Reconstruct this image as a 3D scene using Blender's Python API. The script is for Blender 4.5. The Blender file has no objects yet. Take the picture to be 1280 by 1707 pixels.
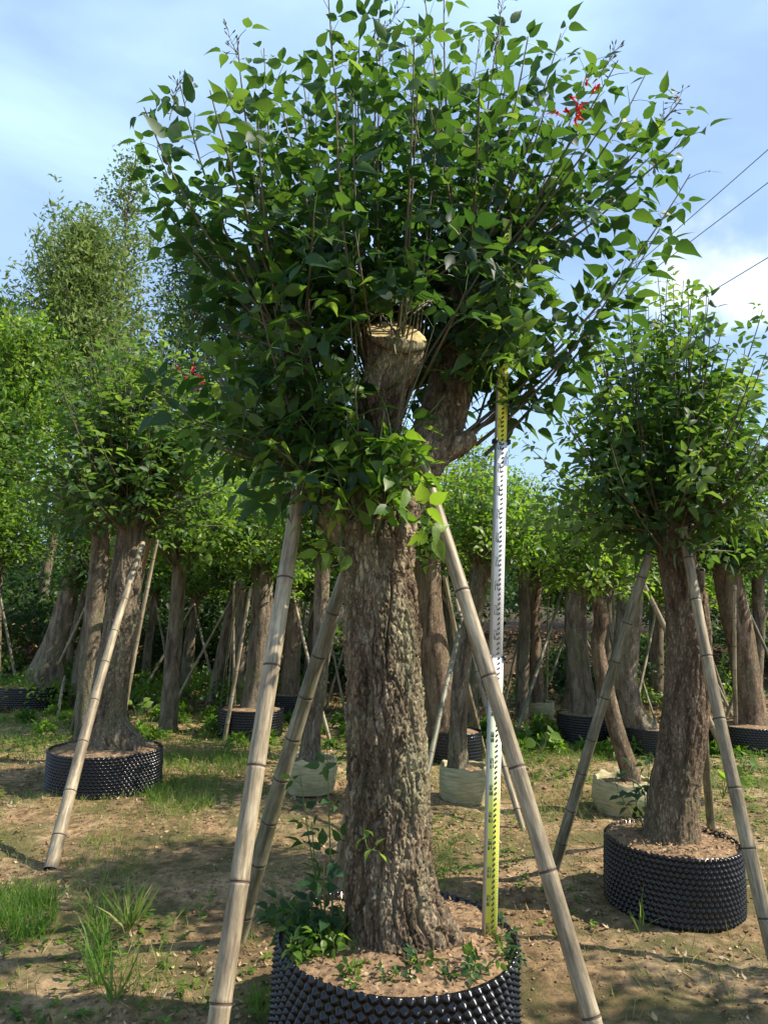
import bpy, math, random
import numpy as np
from mathutils import Vector, Matrix, noise

# ------------------------------------------------------------------ camera, world, sun
SC = bpy.context.scene
COL = SC.collection
rnd = random.Random(11)
rng = np.random.default_rng(11)
PI = math.pi
FPX, PITCH, ROLL = 1150.0, math.radians(8.5), math.radians(1.5)
CAM = Vector((0, 0, 1.6))
fw = Vector((0, math.cos(PITCH), math.sin(PITCH)))
up0 = Vector((0, -math.sin(PITCH), math.cos(PITCH)))
rt0 = Vector((1, 0, 0))
RT = rt0 * math.cos(ROLL) + up0 * math.sin(ROLL)
UP = up0 * math.cos(ROLL) - rt0 * math.sin(ROLL)
cd = bpy.data.cameras.new('camera')
cam = bpy.data.objects.new('camera', cd)
COL.objects.link(cam)
cd.sensor_fit = 'HORIZONTAL'
cd.sensor_width = 36
cd.lens = FPX / 1280 * 36
cd.clip_start = 0.05
cd.clip_end = 1500
cam.matrix_world = Matrix(((RT.x, UP.x, -fw.x, CAM.x), (RT.y, UP.y, -fw.y, CAM.y), (RT.z, UP.z, -fw.z, CAM.z), (0, 0, 0, 1)))
SC.camera = cam

SUN_EL, SUN_AZ = math.radians(46), math.radians(93)      # azimuth clockwise from +Y
w = bpy.data.worlds.new('World')
SC.world = w
w.use_nodes = True
nt = w.node_tree
N = nt.nodes
bg = N['Background']
sky = N.new('ShaderNodeTexSky')
sky.sky_type = 'NISHITA'
sky.sun_disc = False
sky.sun_elevation = SUN_EL
sky.sun_rotation = SUN_AZ
sky.air_density = 1.0
sky.dust_density = 1.2
sky.ozone_density = 1.6
tc = N.new('ShaderNodeTexCoord')
mp = N.new('ShaderNodeMapping')
mp.inputs['Scale'].default_value = (1.0, 1.0, 2.4)
mp.inputs['Location'].default_value = (0.35, 0.1, 0.25)
n1 = N.new('ShaderNodeTexNoise')
n1.inputs['Scale'].default_value = 1.9
n1.inputs['Detail'].default_value = 7
n1.inputs['Roughness'].default_value = 0.5
n1.inputs['Distortion'].default_value = 0.35
cr = N.new('ShaderNodeValToRGB')
cr.color_ramp.elements[0].position = 0.38
cr.color_ramp.elements[0].color = (0, 0, 0, 1)
cr.color_ramp.elements[1].position = 0.80
cr.color_ramp.elements[1].color = (1, 1, 1, 1)
mx = N.new('ShaderNodeMix')
mx.data_type = 'RGBA'
mx.inputs[7].default_value = (4.7, 6.7, 9.3, 1)
sb = N.new('ShaderNodeMath')
sb.operation = 'MULTIPLY_ADD'
sb.inputs[1].default_value = 0.70
sb.inputs[2].default_value = 0.30
tint = N.new('ShaderNodeMix')
tint.data_type = 'RGBA'
tint.blend_type = 'MULTIPLY'
tint.inputs[0].default_value = 1
tint.inputs[7].default_value = (0.96, 1.02, 1.10, 1)
L = nt.links.new
L(tc.outputs['Generated'], mp.inputs['Vector'])
L(mp.outputs['Vector'], n1.inputs['Vector'])
L(n1.outputs['Fac'], cr.inputs['Fac'])
L(cr.outputs['Color'], sb.inputs[0])
L(sb.outputs[0], mx.inputs[0])
L(sky.outputs['Color'], tint.inputs[6])
L(tint.outputs[2], mx.inputs[6])
# one bright cumulus low on the right
cdir = (RT * (1215 - 640) + UP * (853.5 - 470) + fw * FPX).normalized()
vd = N.new('ShaderNodeVectorMath'); vd.operation = 'DOT_PRODUCT'
vn = N.new('ShaderNodeVectorMath'); vn.operation = 'NORMALIZE'
L(tc.outputs['Generated'], vn.inputs[0]); L(vn.outputs[0], vd.inputs[0])
vd.inputs[1].default_value = cdir
n2_ = N.new('ShaderNodeTexNoise'); n2_.inputs['Scale'].default_value = 9; n2_.inputs['Detail'].default_value = 6
L(vn.outputs[0], n2_.inputs['Vector'])
ma = N.new('ShaderNodeMath'); ma.operation = 'MULTIPLY_ADD'
ma.inputs[1].default_value = 0.022
L(n2_.outputs['Fac'], ma.inputs[0]); L(vd.outputs['Value'], ma.inputs[2])
mrc = N.new('ShaderNodeMapRange'); mrc.interpolation_type = 'SMOOTHSTEP'
mrc.inputs['From Min'].default_value = 1.0065; mrc.inputs['From Max'].default_value = 1.0155
L(ma.outputs[0], mrc.inputs['Value'])
mxc = N.new('ShaderNodeMix'); mxc.data_type = 'RGBA'
mxc.inputs[7].default_value = (8.0, 8.6, 9.2, 1)
L(mrc.outputs[0], mxc.inputs[0]); L(mx.outputs[2], mxc.inputs[6])
L(mxc.outputs[2], bg.inputs['Color'])
bg.inputs['Strength'].default_value = 0.10

sl = bpy.data.lights.new('sun', 'SUN')
sl.energy = 5.0
sl.color = (1.0, 0.89, 0.72)
sl.angle = math.radians(0.6)
sl.color = (1.0, 0.90, 0.76)
so = bpy.data.objects.new('sun', sl)
COL.objects.link(so)
sd = Vector((math.sin(SUN_AZ) * math.cos(SUN_EL), math.cos(SUN_AZ) * math.cos(SUN_EL), math.sin(SUN_EL)))
so.rotation_euler = (-sd).to_track_quat('-Z', 'Y').to_euler()
so.location = sd * 60
SC.view_settings.view_transform = 'Standard'
SC.view_settings.look = 'None'
SC.view_settings.exposure = 0.82
SC.view_settings.gamma = 1
SC.cycles.max_bounces = 8
SC.cycles.transparent_max_bounces = 8


# ------------------------------------------------------------------ helpers
def ray(px, py):
    return (fw * FPX + RT * (px - 640) + UP * (853.5 - py))


def at(px, py, Y):
    d = ray(px, py)
    return CAM + d * (Y / d.y)


def gnd(px, py, z=0.0):
    d = ray(px, py)
    return CAM + d * ((z - CAM.z) / d.z)


def depth(P):
    return (P - CAM).dot(fw)


def tag(o, label=None, cat=None, group=None, kind=None):
    if label: o['label'] = label
    if cat: o['category'] = cat
    if group: o['group'] = group
    if kind: o['kind'] = kind
    return o


def empty(name, loc, label, cat, group=None):
    o = bpy.data.objects.new(name, None)
    COL.objects.link(o)
    o.location = loc
    o.empty_display_size = 0.1
    return tag(o, label, cat, group)


def link(name, me, parent=None):
    """link a mesh given in world coordinates; keep it in place under its parent"""
    o = bpy.data.objects.new(name, me)
    COL.objects.link(o)
    if parent is not None:
        o.parent = parent
        o.matrix_parent_inverse = Matrix.Translation(-Vector(parent.location))
    return o


def np_mesh(name, V, loops, starts, mats, smooth=True, tone=None, midx=None):
    me = bpy.data.meshes.new(name)
    V = np.asarray(V, dtype=np.float32)
    me.vertices.add(len(V))
    me.vertices.foreach_set('co', V.ravel())
    me.loops.add(len(loops))
    me.loops.foreach_set('vertex_index', np.asarray(loops, dtype=np.int32))
    me.polygons.add(len(starts))
    me.polygons.foreach_set('loop_start', np.asarray(starts, dtype=np.int32))
    for m in mats: me.materials.append(m)
    if midx is not None:
        me.polygons.foreach_set('material_index', np.asarray(midx, dtype=np.int32))
    me.update(calc_edges=True)
    me.validate()
    if smooth:
        me.polygons.foreach_set('use_smooth', np.ones(len(me.polygons), dtype=bool))
    if tone is not None:
        a = me.attributes.new('tone', 'FLOAT', 'POINT')
        a.data.foreach_set('value', np.asarray(tone, dtype=np.float32))
    return me


def py_mesh(name, V, Fs, mats, smooth=True, midx=None, tone=None):
    loops, starts = [], []
    for f in Fs:
        starts.append(len(loops))
        loops.extend(f)
    return np_mesh(name, V, loops, starts, mats, smooth, tone, midx)


class Geo:
    """collects plain pieces that end up in one mesh"""
    def __init__(s):
        s.V, s.F, s.M = [], [], []

    def add(s, V, F, m=0):
        b = len(s.V)
        s.V.extend([tuple(v) for v in V])
        s.F.extend([tuple(i + b for i in f) for f in F])
        s.M.extend([m] * len(F))

    def tube(s, pts, rad, k=6, m=0, cap=True):
        pts = [Vector(p) for p in pts]
        n = len(pts)
        V, F = [], []
        t = (pts[1] - pts[0]).normalized()
        a = t.orthogonal().normalized()
        for i, p in enumerate(pts):
            if i == 0: t2 = pts[1] - pts[0]
            elif i == n - 1: t2 = pts[-1] - pts[-2]
            else: t2 = pts[i + 1] - pts[i - 1]
            if t2.length < 1e-9: t2 = t
            t2 = t2.normalized()
            a = (a - t2 * a.dot(t2))
            a = a.normalized() if a.length > 1e-6 else t2.orthogonal().normalized()
            b = t2.cross(a)
            r = rad[i] if hasattr(rad, '__len__') else rad
            for j in range(k):
                q = 2 * PI * j / k
                V.append(p + a * (r * math.cos(q)) + b * (r * math.sin(q)))
        for i in range(n - 1):
            for j in range(k):
                F.append((i * k + j, i * k + (j + 1) % k, (i + 1) * k + (j + 1) % k, (i + 1) * k + j))
        if cap:
            F.append(tuple(reversed(range(k))))
            F.append(tuple((n - 1) * k + j for j in range(k)))
        s.add(V, F, m)

    def box(s, c, ax, ay, az, m=0):
        """ax, ay, az: half-extent vectors"""
        c = Vector(c)
        V = [c + ax * i + ay * j + az * k for i in (-1, 1) for j in (-1, 1) for k in (-1, 1)]
        F = [(0, 1, 3, 2), (4, 6, 7, 5), (0, 4, 5, 1), (2, 3, 7, 6), (0, 2, 6, 4), (1, 5, 7, 3)]
        s.add(V, F, m)

    def build(s, name, mats, smooth=True):
        return py_mesh(name, s.V, s.F, mats, smooth, s.M)


def fbm(v, o=4):
    return noise.fractal(v, 1.0, 2.0, o)


# ------------------------------------------------------------------ materials
def new_mat(name):
    m = bpy.data.materials.new(name)
    m.use_nodes = True
    t = m.node_tree
    return m, t, t.nodes, t.links.new, t.nodes['Principled BSDF']


def ramp(N, cols, pos=None):
    r = N.new('ShaderNodeValToRGB')
    e = r.color_ramp.elements
    n = len(cols)
    while len(e) < n: e.new(0.5)
    for i, c in enumerate(cols):
        e[i].position = pos[i] if pos else i / (n - 1)
        e[i].color = (*c, 1)
    return r


def tex_noise(N, L, sc, detail=5, rough=0.6, scale3=None, dist=0.0, coord='Object'):
    tc = N.new('ShaderNodeTexCoord')
    n = N.new('ShaderNodeTexNoise')
    n.inputs['Scale'].default_value = sc
    n.inputs['Detail'].default_value = detail
    n.inputs['Roughness'].default_value = rough
    n.inputs['Distortion'].default_value = dist
    if scale3:
        mp = N.new('ShaderNodeMapping')
        mp.inputs['Scale'].default_value = scale3
        L(tc.outputs[coord], mp.inputs['Vector'])
        L(mp.outputs['Vector'], n.inputs['Vector'])
    else:
        L(tc.outputs[coord], n.inputs['Vector'])
    return n


def leaf_mat(name, cols, tcols, trans=0.42, rough=0.42, spec=0.35):
    m, t, N, L, p = new_mat(name)
    at_ = N.new('ShaderNodeAttribute')
    at_.attribute_name = 'tone'
    r1, r2 = ramp(N, cols), ramp(N, tcols)
    L(at_.outputs['Fac'], r1.inputs['Fac'])
    L(at_.outputs['Fac'], r2.inputs['Fac'])
    nz = tex_noise(N, L, 60, 2, 0.5)
    mm = N.new('ShaderNodeMix')
    mm.data_type = 'RGBA'
    mm.blend_type = 'MULTIPLY'
    rr = ramp(N, [(0.72, 0.72, 0.72), (1.2, 1.2, 1.1)], [0.3, 0.7])
    L(nz.outputs['Fac'], rr.inputs['Fac'])
    mm.inputs[0].default_value = 1
    L(r1.outputs['Color'], mm.inputs[6])
    L(rr.outputs['Color'], mm.inputs[7])
    L(mm.outputs[2], p.inputs['Base Color'])
    p.inputs['Roughness'].default_value = rough
    p.inputs['Specular IOR Level'].default_value = spec
    tr = N.new('ShaderNodeBsdfTranslucent')
    L(r2.outputs['Color'], tr.inputs['Color'])
    ms = N.new('ShaderNodeMixShader')
    ms.inputs[0].default_value = trans
    L(p.outputs[0], ms.inputs[1])
    L(tr.outputs[0], ms.inputs[2])
    L(ms.outputs[0], N['Material Output'].inputs['Surface'])
    return m


def simple_mat(name, col, rough=0.6, col2=None, sc=20, scale3=None, bump=0.0, spec=0.5, detail=5):
    m, t, N, L, p = new_mat(name)
    p.inputs['Roughness'].default_value = rough
    p.inputs['Specular IOR Level'].default_value = spec
    if col2 is None:
        p.inputs['Base Color'].default_value = (*col, 1)
    if col2 is not None or bump:
        n = tex_noise(N, L, sc, detail, 0.6, scale3)
        if col2 is not None:
            r = ramp(N, [col, col2], [0.35, 0.65])
            L(n.outputs['Fac'], r.inputs['Fac'])
            L(r.outputs['Color'], p.inputs['Base Color'])
        if bump:
            b = N.new('ShaderNodeBump')
            b.inputs['Strength'].default_value = bump
            b.inputs['Distance'].default_value = 0.01
            L(n.outputs['Fac'], b.inputs['Height'])
            L(b.outputs[0], p.inputs['Normal'])
    return m


M_LEAF = leaf_mat('leaf_green', [(0.018, 0.050, 0.022), (0.030, 0.078, 0.028), (0.056, 0.115, 0.032), (0.12, 0.19, 0.045)],
                  [(0.04, 0.11, 0.012), (0.08, 0.18, 0.018), (0.17, 0.31, 0.03), (0.32, 0.48, 0.05)], 0.42, 0.52, 0.32)
M_LEAF_Y = leaf_mat('leaf_light', [(0.035, 0.085, 0.014), (0.075, 0.15, 0.02), (0.13, 0.22, 0.03), (0.22, 0.30, 0.06)],
                    [(0.09, 0.22, 0.01), (0.18, 0.36, 0.02), (0.30, 0.50, 0.03), (0.42, 0.60, 0.07)], 0.45, 0.45, 0.4)
M_LEAF_FAR = leaf_mat('leaf_far', [(0.025, 0.055, 0.02), (0.055, 0.10, 0.027), (0.11, 0.165, 0.04), (0.19, 0.24, 0.08)],
                      [(0.05, 0.12, 0.02), (0.10, 0.2, 0.03), (0.2, 0.32, 0.05), (0.32, 0.42, 0.1)], 0.4, 0.5, 0.3)
M_GRASS = leaf_mat('grass_blade', [(0.05, 0.12, 0.02), (0.09, 0.17, 0.03), (0.20, 0.24, 0.06), (0.36, 0.32, 0.14)],
                   [(0.12, 0.3, 0.02), (0.2, 0.4, 0.03), (0.35, 0.45, 0.08), (0.5, 0.45, 0.2)], 0.4, 0.5, 0.3)
M_DEAD = leaf_mat('dead_leaf', [(0.10, 0.055, 0.035), (0.23, 0.14, 0.08), (0.36, 0.25, 0.14), (0.50, 0.40, 0.27)],
                  [(0.1, 0.05, 0.02), (0.2, 0.1, 0.04), (0.3, 0.18, 0.08), (0.4, 0.28, 0.14)], 0.15, 0.7, 0.2)
M_STEM = simple_mat('green_stem', (0.07, 0.13, 0.03), 0.5, (0.12, 0.17, 0.05), 30)
M_TWIG = simple_mat('brown_twig', (0.06, 0.06, 0.03), 0.7, (0.12, 0.10, 0.05), 30)
M_FLOWER = leaf_mat('red_petal', [(0.35, 0.01, 0.015), (0.55, 0.02, 0.02), (0.6, 0.05, 0.04)],
                    [(0.5, 0.01, 0.01), (0.7, 0.02, 0.02), (0.7, 0.05, 0.04)], 0.3)


def bark_mat(name, dark, mid, light, lichen, vs=1.0, bump=0.5):
    m, t, N, L, p = new_mat(name)
    n1 = tex_noise(N, L, 11 * vs, 8, 0.66, (1, 1, 0.22), 0.6)
    r = ramp(N, [dark, mid, light], [0.36, 0.50, 0.68])
    L(n1.outputs['Fac'], r.inputs['Fac'])
    n2 = tex_noise(N, L, 3.2, 6, 0.65, (1, 1, 0.5))
    r2 = ramp(N, [(0, 0, 0), (0.75, 0.75, 0.75)], [0.50, 0.66])
    L(n2.outputs['Fac'], r2.inputs['Fac'])
    mix = N.new('ShaderNodeMix')
    mix.data_type = 'RGBA'
    L(r2.outputs['Color'], mix.inputs[0])
    L(r.outputs['Color'], mix.inputs[6])
    mix.inputs[7].default_value = (*lichen, 1)
    n3 = tex_noise(N, L, 130, 4, 0.7)
    r3 = ramp(N, [(0.62, 0.62, 0.62), (1.25, 1.25, 1.25)], [0.3, 0.7])
    L(n3.outputs['Fac'], r3.inputs['Fac'])
    mm = N.new('ShaderNodeMix')
    mm.data_type = 'RGBA'
    mm.blend_type = 'MULTIPLY'
    mm.inputs[0].default_value = 1
    L(mix.outputs[2], mm.inputs[6])
    L(r3.outputs['Color'], mm.inputs[7])
    L(mm.outputs[2], p.inputs['Base Color'])
    p.inputs['Roughness'].default_value = 0.9
    p.inputs['Specular IOR Level'].default_value = 0.15
    n4 = tex_noise(N, L, 34 * vs, 7, 0.7, (1, 1, 0.3), 0.4)
    ad = N.new('ShaderNodeMath')
    ad.operation = 'ADD'
    L(n4.outputs['Fac'], ad.inputs[0])
    L(n1.outputs['Fac'], ad.inputs[1])
    vt = N.new('ShaderNodeTexVoronoi')
    vt.feature = 'DISTANCE_TO_EDGE'
    vt.inputs['Scale'].default_value = 46 * vs
    mpv = N.new('ShaderNodeMapping'); mpv.inputs['Scale'].default_value = (1, 1, 0.27)
    tcv = N.new('ShaderNodeTexCoord')
    wv = N.new('ShaderNodeVectorMath'); wv.operation = 'MULTIPLY_ADD'
    wv.inputs[1].default_value = (0.05, 0.05, 0.05)
    L(n4.outputs['Color'], wv.inputs[0]); L(tcv.outputs['Object'], wv.inputs[2])
    L(wv.outputs[0], mpv.inputs['Vector']); L(mpv.outputs['Vector'], vt.inputs['Vector'])
    vr = N.new('ShaderNodeMapRange'); vr.inputs['From Max'].default_value = 0.16
    L(vt.outputs['Distance'], vr.inputs['Value'])
    ad2 = N.new('ShaderNodeMath'); ad2.operation = 'MULTIPLY_ADD'
    ad2.inputs[1].default_value = 0.55
    L(vr.outputs[0], ad2.inputs[0]); L(ad.outputs[0], ad2.inputs[2])
    b = N.new('ShaderNodeBump')
    b.inputs['Strength'].default_value = bump
    b.inputs['Distance'].default_value = 0.022
    L(ad2.outputs[0], b.inputs['Height'])
    L(b.outputs[0], p.inputs['Normal'])
    return m


M_BARK = bark_mat('rough_bark', (0.085, 0.060, 0.038), (0.25, 0.185, 0.12), (0.52, 0.43, 0.29), (0.42, 0.40, 0.24), 1, 0.9)
M_BARK2 = bark_mat('grey_bark', (0.10, 0.078, 0.054), (0.25, 0.20, 0.14), (0.44, 0.37, 0.26), (0.24, 0.24, 0.13), 1.4, 0.9)
M_BARK3 = bark_mat('brown_bark', (0.09, 0.062, 0.040), (0.25, 0.175, 0.115), (0.44, 0.34, 0.23), (0.26, 0.22, 0.13), 1.3, 0.9)
M_CUT = simple_mat('cut_wood', (0.36, 0.27, 0.12), 0.85, (0.54, 0.44, 0.23), 30, None, 0.6, 0.2)
M_SOIL = simple_mat('pot_soil', (0.115, 0.075, 0.045), 0.95, (0.33, 0.22, 0.125), 34, None, 1.0, 0.1, 8)
M_BAG = simple_mat('woven_bag', (0.25, 0.23, 0.12), 0.75, (0.42, 0.39, 0.22), 9, (1, 1, 6), 0.5, 0.3)
M_CABLE = simple_mat('cable_black', (0.10, 0.11, 0.13), 0.6)


def pot_mat():
    m, t, N, L, p = new_mat('black_plastic')
    p.inputs['Base Color'].default_value = (0.009, 0.010, 0.013, 1)
    n = tex_noise(N, L, 14, 5, 0.6)
    r = ramp(N, [(0.16, 0.16, 0.16), (0.34, 0.34, 0.34)], [0.35, 0.7])
    L(n.outputs['Fac'], r.inputs['Fac'])
    L(r.outputs['Color'], p.inputs['Roughness'])
    n2 = tex_noise(N, L, 5, 6, 0.7)
    r2 = ramp(N, [(0.005, 0.005, 0.006), (0.006, 0.006, 0.007), (0.05, 0.04, 0.03)], [0.3, 0.62, 0.9])
    L(n2.outputs['Fac'], r2.inputs['Fac'])
    L(r2.outputs['Color'], p.inputs['Base Color'])
    return m


M_POT = pot_mat()


def bamboo_mat(name, a, b, c):
    m, t, N, L, p = new_mat(name)
    n = tex_noise(N, L, 9, 9, 0.75, (1, 1, 0.22))
    r = ramp(N, [a, b, c], [0.36, 0.5, 0.62])
    L(n.outputs['Fac'], r.inputs['Fac'])
    n2 = tex_noise(N, L, 90, 3, 0.7, (1, 1, 0.06))
    r2 = ramp(N, [(0.55, 0.52, 0.48), (1.12, 1.12, 1.12)], [0.32, 0.60])
    L(n2.outputs['Fac'], r2.inputs['Fac'])
    mm = N.new('ShaderNodeMix')
    mm.data_type = 'RGBA'
    mm.blend_type = 'MULTIPLY'
    mm.inputs[0].default_value = 1
    L(r.outputs['Color'], mm.inputs[6])
    L(r2.outputs['Color'], mm.inputs[7])
    L(mm.outputs[2], p.inputs['Base Color'])
    p.inputs['Roughness'].default_value = 0.5
    p.inputs['Specular IOR Level'].default_value = 0.35
    bb = N.new('ShaderNodeBump')
    bb.inputs['Strength'].default_value = 0.25
    bb.inputs['Distance'].default_value = 0.004
    L(n2.outputs['Fac'], bb.inputs['Height'])
    L(bb.outputs[0], p.inputs['Normal'])
    return m


M_BAM = bamboo_mat('dry_bamboo', (0.12, 0.095, 0.06), (0.27, 0.22, 0.14), (0.43, 0.37, 0.25))
M_BAM_G = bamboo_mat('grey_bamboo', (0.08, 0.08, 0.045), (0.16, 0.155, 0.10), (0.30, 0.27, 0.19))
M_NODE = simple_mat('bamboo_node', (0.07, 0.045, 0.03), 0.8)


# ------------------------------------------------------------------ terrain
def bank(x, y):
    """height of the ground: flat nursery floor, then a litter-covered bank"""
    y0 = 12.2 + 0.9 * math.sin(x * 0.35 + 1)
    t = min(max((y - y0) / 4.0, 0), 1)
    z = 1.25 * t * t * (3 - 2 * t)
    t2 = min(max((y - 18) / 22.0, 0), 1)
    return z + 2.2 * t2 * t2 * (3 - 2 * t2)


def gz(x, y):
    z = bank(x, y)
    fade = 1 if y < 20 else max(0, 1 - (y - 20) / 10)
    v = Vector((x * 0.9, y * 0.9, 3.1))
    z += fade * (0.035 * noise.noise(v) + 0.032 * noise.noise(v * 2.7) + 0.016 * noise.noise(v * 7) + 0.012 * noise.noise(v * 17))
    return z


def axis(segs):
    out = []
    for a, b, s in segs:
        out += list(np.arange(a, b, s))
    return out + [segs[-1][1]]


xs = axis([(-600, -100, 50), (-100, -20, 8), (-20, -7, 0.4), (-7, -3, 0.1), (-3, 3, 0.045), (3, 7, 0.1), (7, 20, 0.4), (20, 100, 8), (100, 600, 50)])
ys = axis([(-60, -4, 8), (-4, 1, 0.5), (1, 6, 0.045), (6, 12, 0.09), (12, 20, 0.2), (20, 40, 1), (40, 120, 8), (120, 900, 60)])
GV = [(x, y, gz(x, y)) for y in ys for x in xs]
nx_, ny_ = len(xs), len(ys)
ii = np.arange(nx_ - 1)[None, :] + nx_ * np.arange(ny_ - 1)[:, None]
q = np.stack([ii, ii + 1, ii + 1 + nx_, ii + nx_], -1).reshape(-1, 4)


def ground_mat():
    m, t, N, L, p = new_mat('bare_earth')
    n1 = tex_noise(N, L, 0.9, 6, 0.6)
    r1 = ramp(N, [(0.26, 0.165, 0.09), (0.42, 0.29, 0.16), (0.56, 0.41, 0.25)], [0.34, 0.5, 0.66])
    L(n1.outputs['Fac'], r1.inputs['Fac'])
    n2 = tex_noise(N, L, 14, 8, 0.7)
    r2 = ramp(N, [(0.38, 0.34, 0.31), (0.95, 0.95, 0.95), (1.45, 1.42, 1.30)], [0.36, 0.5, 0.64])
    L(n2.outputs['Fac'], r2.inputs['Fac'])
    mm = N.new('ShaderNodeMix'); mm.data_type = 'RGBA'; mm.blend_type = 'MULTIPLY'
    mm.inputs[0].default_value = 1
    L(r1.outputs['Color'], mm.inputs[6]); L(r2.outputs['Color'], mm.inputs[7])
    # mossy green growth
    n3 = tex_noise(N, L, 1.7, 7, 0.7)
    r3 = ramp(N, [(0, 0, 0), (0.8, 0.8, 0.8)], [0.45, 0.57])
    L(n3.outputs['Fac'], r3.inputs['Fac'])
    m2 = N.new('ShaderNodeMix'); m2.data_type = 'RGBA'
    L(r3.outputs['Color'], m2.inputs[0]); L(mm.outputs[2], m2.inputs[6])
    m2.inputs[7].default_value = (0.14, 0.14, 0.055, 1)
    # bank: darker leaf mould where the ground is high
    sx = N.new('ShaderNodeSeparateXYZ')
    tcn = N.new('ShaderNodeTexCoord')
    L(tcn.outputs['Object'], sx.inputs[0])
    mr = N.new('ShaderNodeMapRange')
    mr.inputs['From Min'].default_value = 0.05
    mr.inputs['From Max'].default_value = 0.4
    L(sx.outputs['Z'], mr.inputs['Value'])
    m3 = N.new('ShaderNodeMix'); m3.data_type = 'RGBA'
    L(mr.outputs[0], m3.inputs[0]); L(m2.outputs[2], m3.inputs[6])
    m3.inputs[7].default_value = (0.085, 0.065, 0.042, 1)
    L(m3.outputs[2], p.inputs['Base Color'])
    p.inputs['Roughness'].default_value = 0.95
    p.inputs['Specular IOR Level'].default_value = 0.1
    n4 = tex_noise(N, L, 30, 10, 0.8)
    b = N.new('ShaderNodeBump')
    b.inputs['Strength'].default_value = 1.0
    b.inputs['Distance'].default_value = 0.05
    L(n4.outputs['Fac'], b.inputs['Height'])
    L(b.outputs[0], p.inputs['Normal'])
    return m


M_GROUND = ground_mat()
gme = np_mesh('ground', GV, q.ravel(), np.arange(len(q)) * 4, [M_GROUND])
tag(link('ground', gme), kind='structure')

# ------------------------------------------------------------------ leaves in bulk
def leaf_template(lod, wide=0.26, curl=0.22, fold=0.28):
    if lod == 2:
        X = [0, .12, .33, .58, .80, 1.0]
        Wd = [0, .72, 1.0, .76, .27, 0]
    elif lod == 1:
        X = [0, .35, .72, 1.0]
        Wd = [0, 1.0, .66, 0]
    else:
        X = [0, .45, 1.0]
        Wd = [0, 1.0, 0]
    V, F = [], []
    mid, le, ri = [], [], []
    for i, (x, w_) in enumerate(zip(X, Wd)):
        z = -curl * x * x
        mid.append(len(V)); V.append((x, 0, z))
        if 0 < i < len(X) - 1:
            le.append(len(V)); V.append((x, wide * w_, z + fold * wide * w_))
            ri.append(len(V)); V.append((x, -wide * w_, z + fold * wide * w_))
        else:
            le.append(mid[-1]); ri.append(mid[-1])
    for i in range(len(X) - 1):
        for s, e in ((1, le), (-1, ri)):
            f = [mid[i], mid[i + 1], e[i + 1], e[i]]
            g = []
            for v in f:
                if v not in g: g.append(v)
            if s == -1: g = g[::-1]
            F.append(g)
    return np.array(V, dtype=np.float64), F


TPL = {k: leaf_template(k) for k in (0, 1, 2)}
TPL['narrow'] = leaf_template(0, 0.15, 0.25, 0.1)
TPL['blade'] = leaf_template(1, 0.022, 0.35, 0.0)
TPL['broad'] = leaf_template(2, 0.42, 0.15, 0.2)
TPL['petal'] = leaf_template(2, 0.16, 0.6, 0.9)
TPL['litter'] = leaf_template(1, 0.30, -0.25, -0.5)


class Leaves:
    def __init__(s):
        s.p, s.d, s.n, s.s, s.t = [], [], [], [], []

    def add(s, p, d, n, size, tone):
        s.p.append(tuple(p)); s.d.append(tuple(d)); s.n.append(tuple(n)); s.s.append(size); s.t.append(tone)

    def ok(s, p):
        return True

    def build(s, name, mat, tpl):
        TV, TF = TPL[tpl]
        P, D, Nn = np.array(s.p), np.array(s.d), np.array(s.n)
        S, T = np.array(s.s), np.array(s.t)
        D /= np.linalg.norm(D, axis=1, keepdims=True) + 1e-9
        Y = np.cross(Nn, D)
        Y /= np.linalg.norm(Y, axis=1, keepdims=True) + 1e-9
        Z = np.cross(D, Y)
        k = len(TV)
        wv = rng.uniform(0.8, 1.2, len(P))
        cv = rng.uniform(0.2, 2.0, len(P))
        V = (P[:, None, :] + S[:, None, None] * (TV[None, :, 0, None] * D[:, None, :] + wv[:, None, None] * TV[None, :, 1, None] * Y[:, None, :]
             + cv[:, None, None] * TV[None, :, 2, None] * Z[:, None, :]))
        V = V.reshape(-1, 3)
        fl = np.concatenate([np.array(f) for f in TF])
        fs = np.cumsum([0] + [len(f) for f in TF[:-1]])
        nl = len(fl)
        base = np.arange(len(P))
        loops = (fl[None, :] + k * base[:, None]).ravel()
        starts = (fs[None, :] + nl * base[:, None]).ravel()
        return np_mesh(name, V, loops, starts, [mat], True, np.repeat(T, k))


def rv(s=1.0):
    return Vector((rnd.gauss(0, s), rnd.gauss(0, s), rnd.gauss(0, s)))


def rot_about(v, ax, a):
    return Matrix.Rotation(a, 3, ax) @ v


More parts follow.
